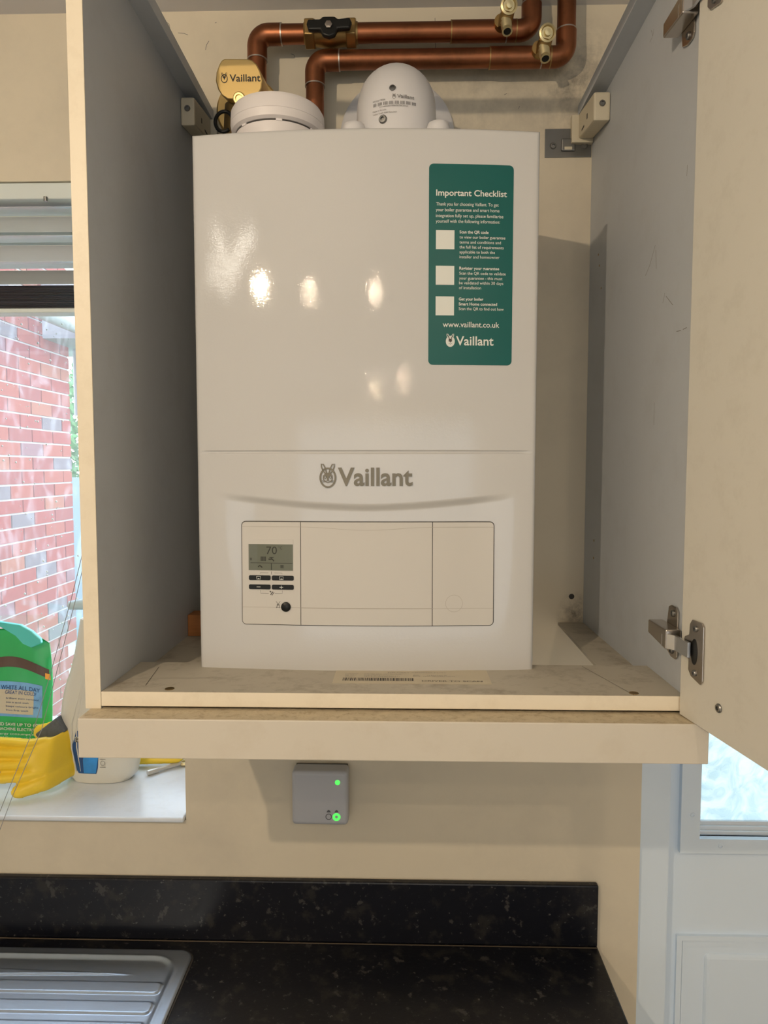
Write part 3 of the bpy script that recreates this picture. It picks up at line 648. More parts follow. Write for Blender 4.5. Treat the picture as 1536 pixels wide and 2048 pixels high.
def ftube(u, v):
    """label laid on the elbow: u,v offsets (m) from the label middle"""
    x = FX-.004+u*.78; dx = x-FX; z = P00[2]+.008+v*.93
    rr_ = math.sqrt(max(1e-6, .0583**2-dx**2))
    if z < zc_: return (x, FYc-rr_, z)
    # on the bend: ring centre at angle a
    s_ = z-zc_; a = min(1.2, s_/(RB+.0)); R_ = RB+rr_
    a = math.asin(min(.98, s_/R_)); return (x, FYc+RB-R_*math.cos(a), z)
fm = MB(); brandmark(fm, ftube, .007, .037, .0060, .0058, -.0015, .0045, .0085, .01, False)
for k in range(38):
    x = -.035+k*.0020
    if k % 5 != 3: fm.add([ftube(x, -.0035), ftube(x+.0009, -.0035), ftube(x+.0009, .0015), ftube(x, .0015)], [(0, 1, 2, 3)])
put_text(fm, '0020219006', ftube, -.036, -.014, .0040, .0022); put_text(fm, '21194800202190060907005241N3', ftube, -.024, .026, -.0068, .0022)
put_text(fm, 'Made in Slovakia', ftube, -.036, -.012, -.0115, .0022); put_text(fm, 'Vaillant GmbH 42850 Remscheid', ftube, -.036, .006, -.0160, .0022)
part('printed_label', fm, M_inkl, fe)
# carbon monoxide alarm lying on the boiler
ax_, ay_ = -.1235, -.270
al = thing('alarm', 'round white carbon monoxide alarm lying on top of the boiler', 'alarm', (ax_, ay_, BZ1))
part('alarm_face', MB().lathe([(.050, 0), (.054, .004), (.0565, .012), (.0575, .024), (.0570, .0275)], (ax_, ay_, BZ1+.0004), (0, 0, 1), 56), M_alarm, al, smooth=30)
part('vent_gap', MB().lathe([(.0565, .0277), (.0565, .0298)], (ax_, ay_, BZ1+.0002), (0, 0, 1), 40), M_gap, al)
part('alarm_base', MB().lathe([(.0580, .0299), (.0622, .0325), (.0638, .042), (.0632, .0423), (.0638, .0426), (.0632, .057), (.060, .0625), (.05, .065)], (ax_, ay_, BZ1), (0, 0, 1), 64), M_alarm, al, smooth=30)
for k in range(7):
    a = 2*PI*k/7+.42; c = (ax_+.0568*math.cos(a), ay_+.0568*math.sin(a)); t = (-math.sin(a)*.004, math.cos(a)*.004); n_ = (math.cos(a)*.0012, math.sin(a)*.0012)
    part('vent_rib', MB().hexa([(c[0]+i*t[0]+j*n_[0], c[1]+i*t[1]+j*n_[1], BZ1+z) for z in (.0273, .0318) for i, j in ((-1, -1), (1, -1), (1, 1), (-1, 1))]), M_alarm, al)
# brass filter body
bc_ = at(480, 157, 'y', -.160)
bf = thing('brass_valve', 'polished brass valve body with black engraved lettering above the alarm', 'valve', (bc_[0], -.11, BZ1))
axb = Vector((-.02, -1, -.20)).normalized(); c0 = Vector(bc_)
hp_ = [Vector(at(a, b, 'y', -.160)) for a, b in ((449, 117), (494.6, 117.5), (504, 120), (513, 128), (521, 143), (525.5, 161), (523, 176), (516, 189), (505, 196), (479, 199), (455, 198), (444, 191), (436, 179), (431, 161), (432.5, 144), (438, 129), (442.5, 121))]
hq = [c0+(p-c0)*.94-axb*.060 for p in hp_]; hm = MB(); n_h = len(hp_)
hm.add([tuple(p) for p in hp_]+[tuple(p) for p in hq], [tuple(range(n_h)), tuple(range(n_h, 2*n_h))[::-1]]+[(i, (i+1) % n_h, n_h+(i+1) % n_h, n_h+i) for i in range(n_h)])
part('valve_head', hm, M_brass, bf, smooth=35, bevel=.0018)
part('valve_body', MB().tube([(bc_[0]-.0125, -.110, BZ1+.001), (bc_[0]-.010, -.110, BZ1+.10), (bc_[0]-.004, -.112, bc_[2]-.022)], [.031, .029, .031], 32), M_brassdk, bf, smooth=50)
fc_ = at(497, 222, 'y', -.066)
part('valve_flange', MB().lathe([(.053, 0), (.053, .005), (.050, .008), (.02, .008)], (fc_[0], -.062, fc_[2]), (0, -1, 0), 48), M_brass, bf, smooth=30)
nt_ = at(478, 197, 'y', -.178)
part('end_nut', MB().lathe([(.0095, -.02), (.0095, 0), (.008, .0012), (.0055, .0012), (.005, -.001), (.003, -.001)], nt_, axb, 24), M_brass, bf, smooth=30)
og = at(448, 243, 'y', -.15)
part('seal_ring', MB().tube([(og[0]+.0135*math.cos(a), og[1]+.004*math.sin(a), og[2]+.017*math.sin(a)) for a in np.linspace(.3, 2*PI-.9, 22)], .0028, 10), M_black, bf, smooth=True)
ub = c0.copy(); uR = Vector((1, 0, 0)) - axb*axb.x; uR.normalize(); uU = axb.cross(uR)*-1
if uU.z < 0: uU = -uU
def fbr(u, v): return (ub.x+u*.96, ub.y-.0004, ub.z+v)
bl = MB(); brandmark(bl, fbr, -.0165, .0325, -.0045, .0105, -.0305, -.0065, .0150, .012, False)
part('engraved_lettering', bl, M_ink, bf)

# ============================================================ COPPER PIPES
PY = -.045; PR = .0152
def bend(c0, c1, c2, r=.020, n=10):
    """rounded corner at c1 between directions to c0 and c2"""
    a = (Vector(c0)-Vector(c1)).normalized(); b = (Vector(c2)-Vector(c1)).normalized(); p0 = Vector(c1)+a*r; p2 = Vector(c1)+b*r; cc = Vector(c1)+(a+b)*r; out_ = []
    for i in range(n+1):
        t = PI/2*i/n; out_.append(tuple(cc-(b*r)*math.cos(t)-(a*r)*math.sin(t)))
    return out_
def pipe(name, label, corners, joints=()):
    t = thing(name, label, 'pipe', corners[0])
    pts = [corners[0]]
    for i in range(1, len(corners)-1): pts += bend(corners[i-1], corners[i], corners[i+1])
    pts.append(corners[-1]); part('tube', MB().tube(pts, PR, 28), M_copper, t, smooth=60)
    for i in range(1, len(corners)-1):
        a = (Vector(corners[i-1])-Vector(corners[i])).normalized(); b = (Vector(corners[i+1])-Vector(corners[i])).normalized(); c = Vector(corners[i])
        part('elbow_fitting', MB().tube([tuple(c+a*.041)]+[tuple(Vector(p)) for p in bend(corners[i-1], corners[i], corners[i+1])]+[tuple(c+b*.041)], PR+.0014, 28), M_copper, t, smooth=60)
        for d in (a, b): part('solder_ring', MB().tube([tuple(c+d*.0405), tuple(c+d*.0425)], PR+.0017, 24), M_solder, t, smooth=40)
    for p in joints:
        part('sleeve', MB().tube([tuple(Vector(p[0])), tuple(Vector(p[1]))], PR+.0016, 28), M_copper, t, smooth=40)
        for q in p: part('solder_ring', MB().tube([(q[0]-.0009, q[1], q[2]), (q[0]+.0009, q[1], q[2])], PR+.0019, 24), M_brassdk, t, smooth=40)
    return t
z1_ = .9873; z2_ = .9445
pipe('copper_pipe', 'upper copper pipe with black-levered valve, running under the ceiling', [(-.1962, PY, .70), (-.1962, PY, z1_), (.2608, PY, z1_), (.2608, PY, CEIL)], [((.128, PY, z1_), (.235, PY, z1_))])
pipe('copper_pipe', 'lower copper pipe, rising beside the alarm and passing behind the flue elbow', [(-.0995, PY, .70), (-.0995, PY, z2_), (.3185, PY, z2_), (.3185, PY, CEIL)], [((.192, PY, z2_), (.292, PY, z2_))])
# isolating valve on the upper pipe
vx0 = at(609, 68, 'y', PY)[0]; vx1 = at(716, 68, 'y', PY)[0]; vm = (vx0+vx1)/2
iv = thing('isolating_valve', 'brass isolating valve with a black lever on the upper copper pipe', 'valve', (vm, PY, z1_-.025))
def hexn(x0, x1, r):
    return MB().prism([(r*math.cos(PI/6+k*PI/3), r*math.sin(PI/6+k*PI/3)) for k in range(6)], lambda u, v, t: (t, PY+u, z1_+v), x0, x1)
part('nut', hexn(vx0+.002, vx0+.018, .0245), M_brassdk, iv, bevel=.0015); part('nut', hexn(vx1-.019, vx1-.003, .0245), M_brassdk, iv, bevel=.0015)
part('valve_body', MB().lathe([(.0165, 0), (.0185, .002), (.0185, .010), (.0200, .030), (.0225, .044), (.0200, .058), (.0185, .078), (.0165, (vx1-vx0))], (vx0, PY, z1_), (1, 0, 0), 32), M_brassdk, iv, smooth=40)
part('stem', MB().lathe([(.011, 0), (.011, .014)], (vm, PY-.018, z1_-.006), (0, -1, 0), 24), M_brassdk, iv, smooth=40)
hy = PY-.032; zlv = at(655, 55, 'y', hy-.005)[2]
part('lever', MB().prism([(-.036, .004), (-.034, .011), (-.014, .011), (-.010, .015), (.010, .015), (.014, .011), (.034, .013), (.037, .006), (.034, -.004), (.014, -.005), (.010, -.014), (.0, -.017), (-.010, -.014), (-.014, -.006), (-.033, -.006)], lambda u, v, t: (vm+u, hy-t, zlv+v), 0, .010), M_black, iv, bevel=.003, seg=3)
part('lever_nut', MB().lathe([(.006, 0), (.006, .004), (.003, .0045)], (vm, hy-.0102, zlv), (0, -1, 0), 6), M_nickel, iv)
# drain cocks
def drain(px, pz, label):
    dt = thing('drain_cock', label, 'valve', (px, PY, pz-.02))
    part('boss', MB().tube([(px-.004, PY-.006, pz), (px-.006, PY-.026, pz-.001)], [.0135, .011], 24), M_brassdk, dt, smooth=50)
    part('cock_body', MB().tube([(px-.002, PY-.026, pz-.014), (px+.001, PY-.028, pz), (px+.0035, PY-.040, pz+.008)], [.0095, .0115, .0105], 24), M_brassdk, dt, smooth=50)
    a0 = Vector((px+.000, PY-.028, pz+.003)); d = Vector((.05, -.45, -1)).normalized(); pr = [(.0078, 0)]
    for k in range(5): pr += [(.0090, .004+k*.005), (.0072, .008+k*.005)]
    pr += [(.0084, .032), (.0084, .034), (.0060, .034), (.0056, .026)]
    part('hose_tail', MB().lathe(pr, a0, d, 24), M_brasslt, dt, smooth=25)
    part('hose_bore', MB().lathe([(.0058, .0332), (.0056, .0336)], a0, d, 20), M_black, dt)
    s0_ = Vector((px+.003, PY-.044, pz+.010)); d2 = Vector((.06, -1, -.25)).normalized()
    part('spindle', MB().lathe([(.0125, -.006), (.0135, 0), (.0135, .004), (.0105, .005), (.009, .002), (.0055, .002), (.0052, .008), (.0, .0085)], s0_, d2, 28), M_brasslt, dt, smooth=30)
drain(.2135, z1_+.002, 'brass drain cock with ribbed spout on the upper copper pipe')
drain(.2750, z2_+.002, 'brass drain cock with ribbed spout on the lower copper pipe, near its bend')

# ============================================================ SMART RECEIVER
_a, _b = at(583, 1543, 'y', -.043), at(696, 1652, 'y', -.043)
sx0, sx1, sz0, sz1 = _a[0], _b[0], _b[2], _a[2]
sn = thing('receiver', 'grey square wireless receiver with two green lights on the wall under the cabinet', 'receiver', (-.10, 0, sz0))
part('receiver_case', B(sx0, sx1, -.043, -.006, sz0, sz1), M_sender, sn, bevel=.007, seg=4); part('back_plate', B(sx0+.003, sx1-.003, -.0062, -.0003, sz0+.004, sz1-.003), M_senddk, sn)
part('status_light', MB().lathe([(.0046, 0), (.0046, .0006), (.003, .0010)], (at(675, 1565, 'y', -.043)[0], -.0430, at(675, 1565, 'y', -.043)[2]), (0, -1, 0), 24), M_led, sn)
_c = at(673, 1634, 'y', -.043)
def fsn(u, v): return (u+.0702+_c[0], -.0434, v+.3690+_c[2])
gr = MB(); V, F = ring(-.0702, -.3690, .0072, .0072, .0044, 28); gr.add([fsn(*p) for p in V], F); part('light_ring', thicken(gr, (0, .0005, 0)), M_led, sn)
V, F = ring(-.0842, -.3686, .0058, .0058, .0015, 28); part('printed_ring', MB().add([fsn(*p) for p in V], F), M_senddk, sn)
for cx in (-.0842, -.0700): V, F = fan([(cx-.004, -.3605), (cx+.004, -.3605), (cx+.002, -.3570), (cx, -.3555), (cx-.002, -.3570)]); part('printed_symbol', MB().add([fsn(*p) for p in V], F), M_senddk, sn)

# ============================================================ WORKTOP, UPSTAND, DRAINER, BASE UNITS
ZW = -.6208
tag(part('worktop', MB().box(-1.949, .4115, -.60, -.0004, ZW-.038, ZW), M_gran, bevel=.003), 'black speckled laminate worktop', 'worktop')
tag(part('upstand', MB().box(-1.949, .4108, -.0145, -.0004, ZW+.0002, -.5025), M_gran, bevel=.003), 'black speckled upstand along the back of the worktop', 'upstand')
tag(part('sealant_bead', MB().tube([(-1.94, -.0165, ZW+.0006), (.409, -.0165, ZW+.0006)], .0011, 8), M_seal, smooth=True), 'thin grubby sealant line between worktop and upstand', 'sealant')
bu = MB()
tag(part('base_cabinet', MB().box(-1.94, .40, -.57, -.01, -1.37, ZW-.0385).box(-1.94, .40, -.52, -.01, -1.52, -1.37), M_plinth), 'cream base units beneath the black worktop', 'cabinet')
# stainless drainer: sheet with a dished field and pressed ribs
dx0, dx1, dy0, dy1 = -1.10, -.3290, -.47, -.0445
def sdr(x, y, x0, x1, y0, y1, r):
    qx = abs(x-(x0+x1)/2)-(x1-x0)/2+r; qy = abs(y-(y0+y1)/2)-(y1-y0)/2+r
    return math.hypot(max(qx, 0), max(qy, 0))+min(max(qx, qy), 0)-r
ribs = []
for k in range(8):
    yc = -.137-.043*k; ribs.append((dx0-.1, -.3605, yc-.0130, yc+.0130, .0085))
def dh(x, y):
    h = .0050-.0035*sm(-sdr(x, y, dx0-.2, dx1-.021, dy0+.02, dy1-.0180, .045)/.010)
    h += .0010*math.exp(-(sdr(x, y, dx0-.2, dx1-.021, dy0+.02, dy1-.0180, .045)/.0016)**2)
    for r_ in ribs:
        s_ = sdr(x, y, *r_); 
        if s_ < .006: h += .0026*sm(-s_/.0030+.5)
    # tapering first rib
    yw = -.105; half = .0075*max(0, min(1, (-.425-x)/.25)); s_ = abs(y-yw)-half
    if x < -.415 and s_ < .004: h += .0022*sm(-s_/.003+.5)*sm((-.415-x)/.03)
    e = sdr(x, y, dx0-.2, dx1, dy0, dy1, .026)
    return h, e
NX, NY = 260, 240; Pg = []
xs_ = np.linspace(dx0, dx1, NX); ys_ = np.linspace(dy0, dy1, NY)
for x in xs_:
    row = []
    for y in ys_:
        # round the two right-hand corners by pulling points inwards
        X_, Y_ = x, y
        r = .026
        for cy, sgn in ((dy1-r, 1), (dy0+r, -1)):
            if x > dx1-r and (y-cy)*sgn > 0:
                a, b = (x-(dx1-r))/r, (y-cy)*sgn/r; a2 = a*math.sqrt(1-b*b/2); b2 = b*math.sqrt(1-a*a/2); X_ = dx1-r+a2*r; Y_ = cy+sgn*b2*r
        h, e = dh(X_, Y_); row.append((X_, Y_, ZW+max(h-.0016*sm((e+.0025)/.0025), .0003)))
    Pg.append(row)
nk = thing('sink_drainer', 'brushed stainless steel drainer with pressed ribs set in the worktop', 'sink', ((dx0+dx1)/2, (dy0+dy1)/2, ZW))
part('drainer_sheet', MB().grid(Pg), M_inox, nk, smooth=True)
part('rim_seal', MB().prism([(dx1+.003-.028+.028*math.sin(a), dy1+.003-.028+.028*math.cos(a)) for a in np.linspace(0, PI/2, 10)]+[(dx1+.003-.028+.028*math.cos(a), dy0-.003+.028-.028*math.sin(a)) for a in np.linspace(0, PI/2, 10)]+[(dx0, dy0-.003), (dx0, dy1+.003)], lambda u, v, t: (u, v, ZW+t), .0001, .0012), M_gap, nk)

# ============================================================ BLIND
bz = lambda py, y=.045: at(60, py, 'y', y)[2]
blx0, blx1 = OX0+.012, OX1-.012
bln = thing('venetian_blind', 'half-raised white venetian blind above the yellow gloves', 'blind', ((blx0+blx1)/2, .045, bz(630)))
part('headrail', B(blx0, blx1, .004, .050, bz(398, .004), OZ1-.0008), M_rail, bln, bevel=.002)
zz = [bz(v) for v in (424, 450, 479, 508, 531, 556)]
for i, z in enumerate(zz):
    P = []
    for k in range(7):
        t = (k-3)/3; a = R((-6, -30, -2, -34, -5, -28)[i]); y = .043+math.cos(a)*.0175*t; zc = z+math.sin(a)*.0175*t+.0022*(1-t*t); P.append([(blx0, y, zc), (blx1, y, zc)])
    mb = MB().grid(P); part('slat', thicken(mb, (0, 0, .0006)), M_slat, bln, smooth=40)
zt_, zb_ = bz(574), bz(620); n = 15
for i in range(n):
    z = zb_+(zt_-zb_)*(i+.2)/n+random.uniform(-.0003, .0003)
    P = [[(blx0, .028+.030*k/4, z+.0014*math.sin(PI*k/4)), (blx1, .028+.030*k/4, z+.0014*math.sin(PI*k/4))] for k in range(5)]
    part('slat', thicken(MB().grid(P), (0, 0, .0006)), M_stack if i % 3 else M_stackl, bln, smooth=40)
part('bottom_rail', B(blx0, blx1, .026, .060, bz(630), bz(621)), M_rail, bln, bevel=.002)
for xx in (-.95, -1.4, -.42): part('ladder_string', MB().tube([(xx, .0265, bz(630)), (xx, .0265, OZ1-.01)], .0006, 6), M_cord, bln)
part('rail_clip', MB().tube([(at(90, 396, 'y', .0)[0], .002, bz(402, .0)), (at(90, 396, 'y', .0)[0], .002, bz(393, .0))], .0035, 10), M_steel, bln)
for dx_, pts in ((0, [(142, 1200), (94, 1372), (70, 1450), (-6, 1637)]), (1, [(151, 1200), (83, 1460), (26, 1590), (-20, 1712)])):
    yv = [.02, .0, -.018, -.024]; P = [(-.375-.006*dx_, .03, OZ1-.03)]
    for (a, b), y in zip(pts, yv):
        P.append(tuple(at(a, b, 'y', y)))
    part('pull_cord', MB().tube(P, .0006, 6), M_cord, bln)

# ============================================================ ON THE SILL
SZ = -.3855
# detergent bag
bg_ = thing('detergent_bag', 'green detergent refill bag with folded cyan top, behind the yellow gloves', 'bag', (-.82, .19, SZ))
bX0, bX1, bH = -.935, -.703, .300
def bagp(s, t, side):
    """s 0..1 across, t 0..1 up"""
    w_ = 1-.06*abs(2*t-1)**3; x = (bX0+bX1)/2+(s-.5)*(bX1-bX0)*w_; 
    top = bH*(1-.10*max(0, (s-.55)/.45)**2); z = SZ+.001+t*top
    th = .030*math.sin(PI*s)**.5*(1-.75*t**2.2)*(.6+.4*math.sin(PI*min(1, t*1.6)/2)) ; th += .0015*math.sin(14*s+9*t)
    return (x, .185+side*max(th, .0012)+.02*t, z)
def bagf(lift): return lambda s, t: (lambda p: (p[0], p[1]-lift, p[2]))(bagp(s, t, -1))
P = [[bagp(s, t, -1) for s in np.linspace(0.001, .999, 24)]+[bagp(s, t, 1) for s in np.linspace(.999, .001, 24)]+[bagp(.001, t, -1)] for t in np.linspace(0, 1, 24)]
part('bag_film', MB().grid(P).add([p for p in P[0]], [tuple(range(len(P[0])))]), M_bagG, bg_, smooth=60)
def bagpatch(poly_s, t0_, t1_, lift, s0_=0, s1_=1, wav=None, n=20):
    f = bagf(lift); return MB().grid([[f(s, t0_+(t1_-t0_)*k/8+(wav(s) if wav else 0)) for s in np.linspace(s0_, s1_, n)] for k in range(9)])
part('clear_base_band', bagpatch(0, .0, .20, .0012, .01, .985), M_bagW, bg_)
part('brown_band', bagpatch(0, .735, .805, .0012, .3, .985, lambda s: -.02*math.sin(7*s)), M_bagD, bg_)
part('blue_panel', bagpatch(0, .41, .655, .0012, .35, .93), M_bagB, bg_)
part('grey_panel', bagpatch(0, .43, .60, .0018, .40, .86), M_paper, bg_)
part('orange_print', bagpatch(0, .715, .76, .0020, .955, .995, None, 4), M_orange, bg_)
ff = bagf(.0022); tb = MB()
def pxs(px): return (at(px, 1400, 'y', .16)[0]-bX0)/(bX1-bX0)
put_text(tb, 'WHITE ALL DAY', ff, .58, .91, .600, .030, .01); put_text(tb, 'GREAT IN COLD!', ff, .62, .88, .570, .024, .01)
for i, s_ in enumerate(('brilliant stain removal', 'even in quick wash', 'keeps colours bright', 'from first wash')): put_text(tb, s_, ff, .63, .90 if i % 2 == 0 else .82, .535-i*.028, .013)
part('lettering', tb, M_blbl, bg_)
tb2 = MB(); put_text(tb2, 'CLEAN AND SAVE UP TO 60%', ff, .38, .93, .345, .022, .015); put_text(tb2, 'WASHING MACHINE ELECTRICITY', ff, .36, .95, .312, .020, .015); put_text(tb2, 'machine energy consumption', ff, .36, .90, .280, .016); put_text(tb2, '40°C to 20°C, normal soil', ff, .36, .90, .250, .016)
part('lettering', tb2, M_white, bg_)
tb3 = MB(); put_text(tb3, 'Powder stays fresh in dry air', ff, .40, .92, .150+.03, .012)
V, F = strip([(.83, .115), (.89, .115), (.86, .150), (.83, .115)], .006); tb3.add([ff(*p) for p in V], F); put_text(tb3, 'PAP', ff, .73, .79, .115, .02, .01)
part('lettering', tb3, M_ink, bg_)
cy = [at(px, py, 'y', .172) for px, py in ((-60, 1235), (0, 1244), (40, 1250), (62, 1262), (80, 1278), (82, 1287), (62, 1296), (45, 1288), (30, 1272), (0, 1254), (-60, 1248))]
part('folded_top', thicken(MB().add([tuple(p) for p in cy], [tuple(range(len(cy)))]), (0, .010, 0)), M_bagC, bg_, bevel=.002)

# gloves: a puffed outline (union of capsules), local u = length, v = width
def glove(name, label, caps, fmap, thick, parent=None, res=.0032, m=None):
    U0 = min(min(c[0], c[2])-c[4] for c in caps)-.01; U1 = max(max(c[0], c[2])+c[4] for c in caps)+.01
    V0 = min(min(c[1], c[3])-c[4] for c in caps)-.01; V1 = max(max(c[1], c[3])+c[4] for c in caps)+.01
    def sd(u, v):
        acc = 0
        d = 1e9
        for a in caps:
            ax, ay, bx, by, ra = a[:5]; rb = a[5] if len(a) > 5 else ra
            px, py = u-ax, v-ay; wx, wy = bx-ax, by-ay; h = max(0, min(1, (px*wx+py*wy)/(wx*wx+wy*wy+1e-12))); q = math.hypot(px-wx*h, py-wy*h)-(ra+(rb-ra)*h)
            k = .0035; hh = max(0, min(1, .5+.5*(q-d)/k)); d = q*(1-hh)+d*hh-k*hh*(1-hh) if d < 1e8 else q
        return d
    nu = int((U1-U0)/res); nv = int((V1-V0)/res); idx = {}; vs = []; 
    S_ = {}
    for i in range(nu+1):
        for j in range(nv+1): S_[i, j] = sd(U0+i*res, V0+j*res)
    keep = [(i, j) for i in range(nu) for j in range(nv) if min(S_[i, j], S_[i+1, j], S_[i, j+1], S_[i+1, j+1]) < 0 and sum(S_[q] for q in ((i, j), (i+1, j), (i, j+1), (i+1, j+1)))/4 < res*.25]
    top = {}; bot = {}; V = []; F = []
    from collections import Counter
    cnt = Counter()
    for i, j in keep:
        for q in ((i, j), (i+1, j), (i+1, j+1), (i, j+1)): cnt[q] += 1
    for q, c in cnt.items():
        u, v = U0+q[0]*res, V0+q[1]*res; s_ = S_[q]
        if c < 4:
            e = 1e-4; gx = (sd(u+e, v)-s_)/e; gy = (sd(u, v+e)-s_)/e; l = math.hypot(gx, gy) or 1; u -= gx/l*s_; v -= gy/l*s_; top[q] = bot[q] = len(V); V.append(fmap(u, v, 0))
        else:
            h = min(1, -s_/.022); t = thick*math.sqrt(max(.02, 1-(1-h)**2)); wv = .0016*math.sin(70*u+40*v)
            top[q] = len(V); V.append(fmap(u, v, t+wv)); bot[q] = len(V); V.append(fmap(u, v, -t*.8))
    for i, j in keep:
        a, b, c, d = (i, j), (i+1, j), (i+1, j+1), (i, j+1); F.append((top[a], top[b], top[c], top[d]))
        if len({bot[a], bot[b], bot[c], bot[d]}-{top[a], top[b], top[c], top[d]}) or True: F.append((bot[d], bot[c], bot[b], bot[a]))
    mb = MB(); mb.add(V, F); o = part(name, mb, m or M_glove, None, smooth=70)
    sb = o.modifiers.new('smooth', 'SMOOTH'); sb.factor = .6; sb.iterations = 3
    return tag(o, label, 'glove', 'rubber gloves on the windowsill')
# glove A lies leaning back: u along x, v up the slope
A0 = np.array(at(150, 1560, 'y', .052)); vdir = Vector((0, .36, .93)).normalized(); ndir = Vector((0, -.93, .36)).normalized()
def sA_(u): return 0 if u < -.1 else (.6*(u+.1) if u < -.062 else min(.150, .0228+2.6*(u+.062)))
def fA(u, v, t): p = Vector((A0[0], .052+sA_(u), SZ+.034-.028*sm(u/.04)))+Vector((1, 0, 0))*u+vdir*v*(.8 if u < 0 else max(.35, .8-u*8))+ndir*t*(1 if u < 0 else .7); return (p.x, p.y, max(p.z, SZ+.0006))
capsA = [(.20, .040, .05, .045, .040, .046), (.05, .045, -.045, .055, .046, .050), (-.04, .020, -.15, .005, .020, .013), (-.05, .040, -.21, .036, .015, .012), (-.05, .063, -.22, .068, .015, .012), (-.05, .088, -.20, .100, .014, .011), (.03, .025, -.055, -.018, .026, .017), (-.055, -.018, -.118, -.040, .016, .013)]
capsA = [(.132, .040, .05, .045, .032, .046), (.05, .045, -.050, .052, .046, .050), (-.08, .016, -.19, .004, .0135, .012), (-.08, .042, -.21, .036, .0135, .012), (-.08, .068, -.215, .068, .0135, .012), (-.08, .090, -.20, .098, .012, .011), (.03, .015, -.055, -.008, .030, .020), (-.055, -.008, -.108, -.020, .020, .0165)]
glove('rubber_glove', 'yellow rubber glove spread in front, its thumb towards the sill edge', capsA, fA, .013)
def fB(u, v, t): p = Vector((-.50, .140+min(.064, max(0, 1.0*(u+.185))), -.272))+Vector((1, .0, .02))*u+Vector((0, .15, 1)).normalized()*v+Vector((0, -1, .15))*t; return (p.x, p.y, p.z)
capsB = [(.06, .02, .0, .025, .022, .026), (.0, .025, -.09, .018, .026, .020), (-.09, .014, -.200, -.008, .019, .0165)]
glove('rubber_glove', 'yellow rubber glove behind the white bottle, one finger pointing left', capsB, fB, .012)
# scourer
sp = at(100, 1462, 'y', .13)
def rot2(u, v, t): return None
mbs = MB(); 
cA, sA = math.cos(R(38)), math.sin(R(38)); base = at(106, 1458, 'y', .130)
pr_ = [(-.030, -.020), (.026, -.020), (.026, .014), (-.030, .014)]
mbs.prism([(u*cA-v*sA, u*sA+v*cA) for u, v in pr_], lambda u, v, t: (base[0]+u, .130+t, base[2]+v), -.012, .012)
tag(part('scouring_pad', mbs, M_sponge, bevel=.003), 'dark grey scouring pad between the yellow gloves', 'scourer')
# cleaner bottle
by_ = .155
bt = thing('cleaner_bottle', 'milky white cleaner bottle with a navy label on the windowsill', 'bottle', (-.578, by_, SZ))
prof = []
for py, pl in ((1571, 152), (1566, 143), (1545, 136), (1500, 128), (1455, 125), (1420, 128), (1385, 135), (1355, 146), (1325, 153), (1290, 159), (1255, 164)):
    p = at(pl, py, 'y', by_); prof.append((p[2], p[0]))
zmin = prof[0][0]; Xc = -.578
def bsec(z):
    for i in range(len(prof)-1):
        if prof[i][0] <= z <= prof[i+1][0] or i == len(prof)-2:
            t = (z-prof[i][0])/(prof[i+1][0]-prof[i][0]); t = max(0, min(1, t)); return Xc-(prof[i][1]+(prof[i+1][1]-prof[i][1])*t)
def bott(s, z):
    """s angle"""
    hw = max(.013, bsec(z)); hd = min(.032, hw*.62); c, s_ = math.cos(s), math.sin(s); e = .75
    return (Xc+hw*math.copysign(abs(c)**e, c), by_+hd*math.copysign(abs(s_)**e, s_), z)
Zs = list(np.linspace(zmin, prof[-1][0], 34)); dzb = SZ+.001-zmin
P = [[(lambda p: (p[0], p[1], p[2]+dzb))(bott(a, z)) for a in np.linspace(0, 2*PI, 49)] for z in Zs]
part('bottle_body', MB().grid(P).add(P[0][:-1], [tuple(range(48))]).add(P[-1][:-1], [tuple(range(48))]), M_bottle, bt, smooth=60)
part('neck', MB().lathe([(.014, 0), (.014, .006), (.016, .007), (.016, .018), (.0, .019)], (Xc, by_, Zs[-1]+dzb-.002), (0, 0, 1), 28), M_bottle, bt, smooth=40)
th_ = MB().tube([(Xc+.02, by_, Zs[-1]+dzb+.020), (Xc, by_, Zs[-1]+dzb+.026), (Xc-.03, by_, Zs[-1]+dzb+.029), (Xc-.062, by_, Zs[-1]+dzb+.026)], [.014, .014, .012, .009], 18)
part('trigger_head', th_, M_trig, bt, smooth=50)
for sx_ in (-.055, -.043):
    part('moulded_ridge', MB().tube([(Xc+k_[0], by_-.030, k_[1]) for k_ in ((sx_*.78, -.36), (sx_*.95, -.31), (sx_*.92, -.26), (sx_*.55, -.19), (sx_*.3, -.13))], .0015, 8), M_bottle, bt, smooth=True)
def bfr(x, z, lift=.0008):
    hw = max(.013, bsec(z-dzb)); hd = min(.032, hw*.62); q = min(.999, abs((x-Xc)/hw)); a = q**(1/.75); s_ = math.sqrt(max(0, 1-a*a)); return (x, by_-hd*s_**.75-lift, z)
def bpatch(rows, lift): return MB().grid([[bfr(a+(b-a)*k/10, z, lift) for k in range(11)] for z, a, b in rows])
L_ = lambda px, py: at(px, py, 'y', by_-.032)
def row(py, a, b): return (L_(a, py)[2], L_(a, py)[0], L_(b, py)[0])
part('label', bpatch([row(1547, 157, 193), row(1535, 150, 196), row(1510, 144, 197), row(1490, 144, 225), row(1462, 152, 250)], .0008), M_blbl, bt)
part('label', bpatch([row(1546, 168, 192), row(1520, 166, 196), row(1500, 170, 200)], .0014), M_blbl2, bt)
part('label', bpatch([row(1484, 149, 250), row(1474, 149, 250)], .0012), M_white, bt)
lt = MB(); fbt = lambda u, v: bfr(u, v, .0020); p0 = L_(151, 1484); p1 = L_(159, 1484); put_text(lt, 'B', fbt, p0[0], p1[0], p0[2], .0095, .02)
part('lettering', lt, M_ink, bt)
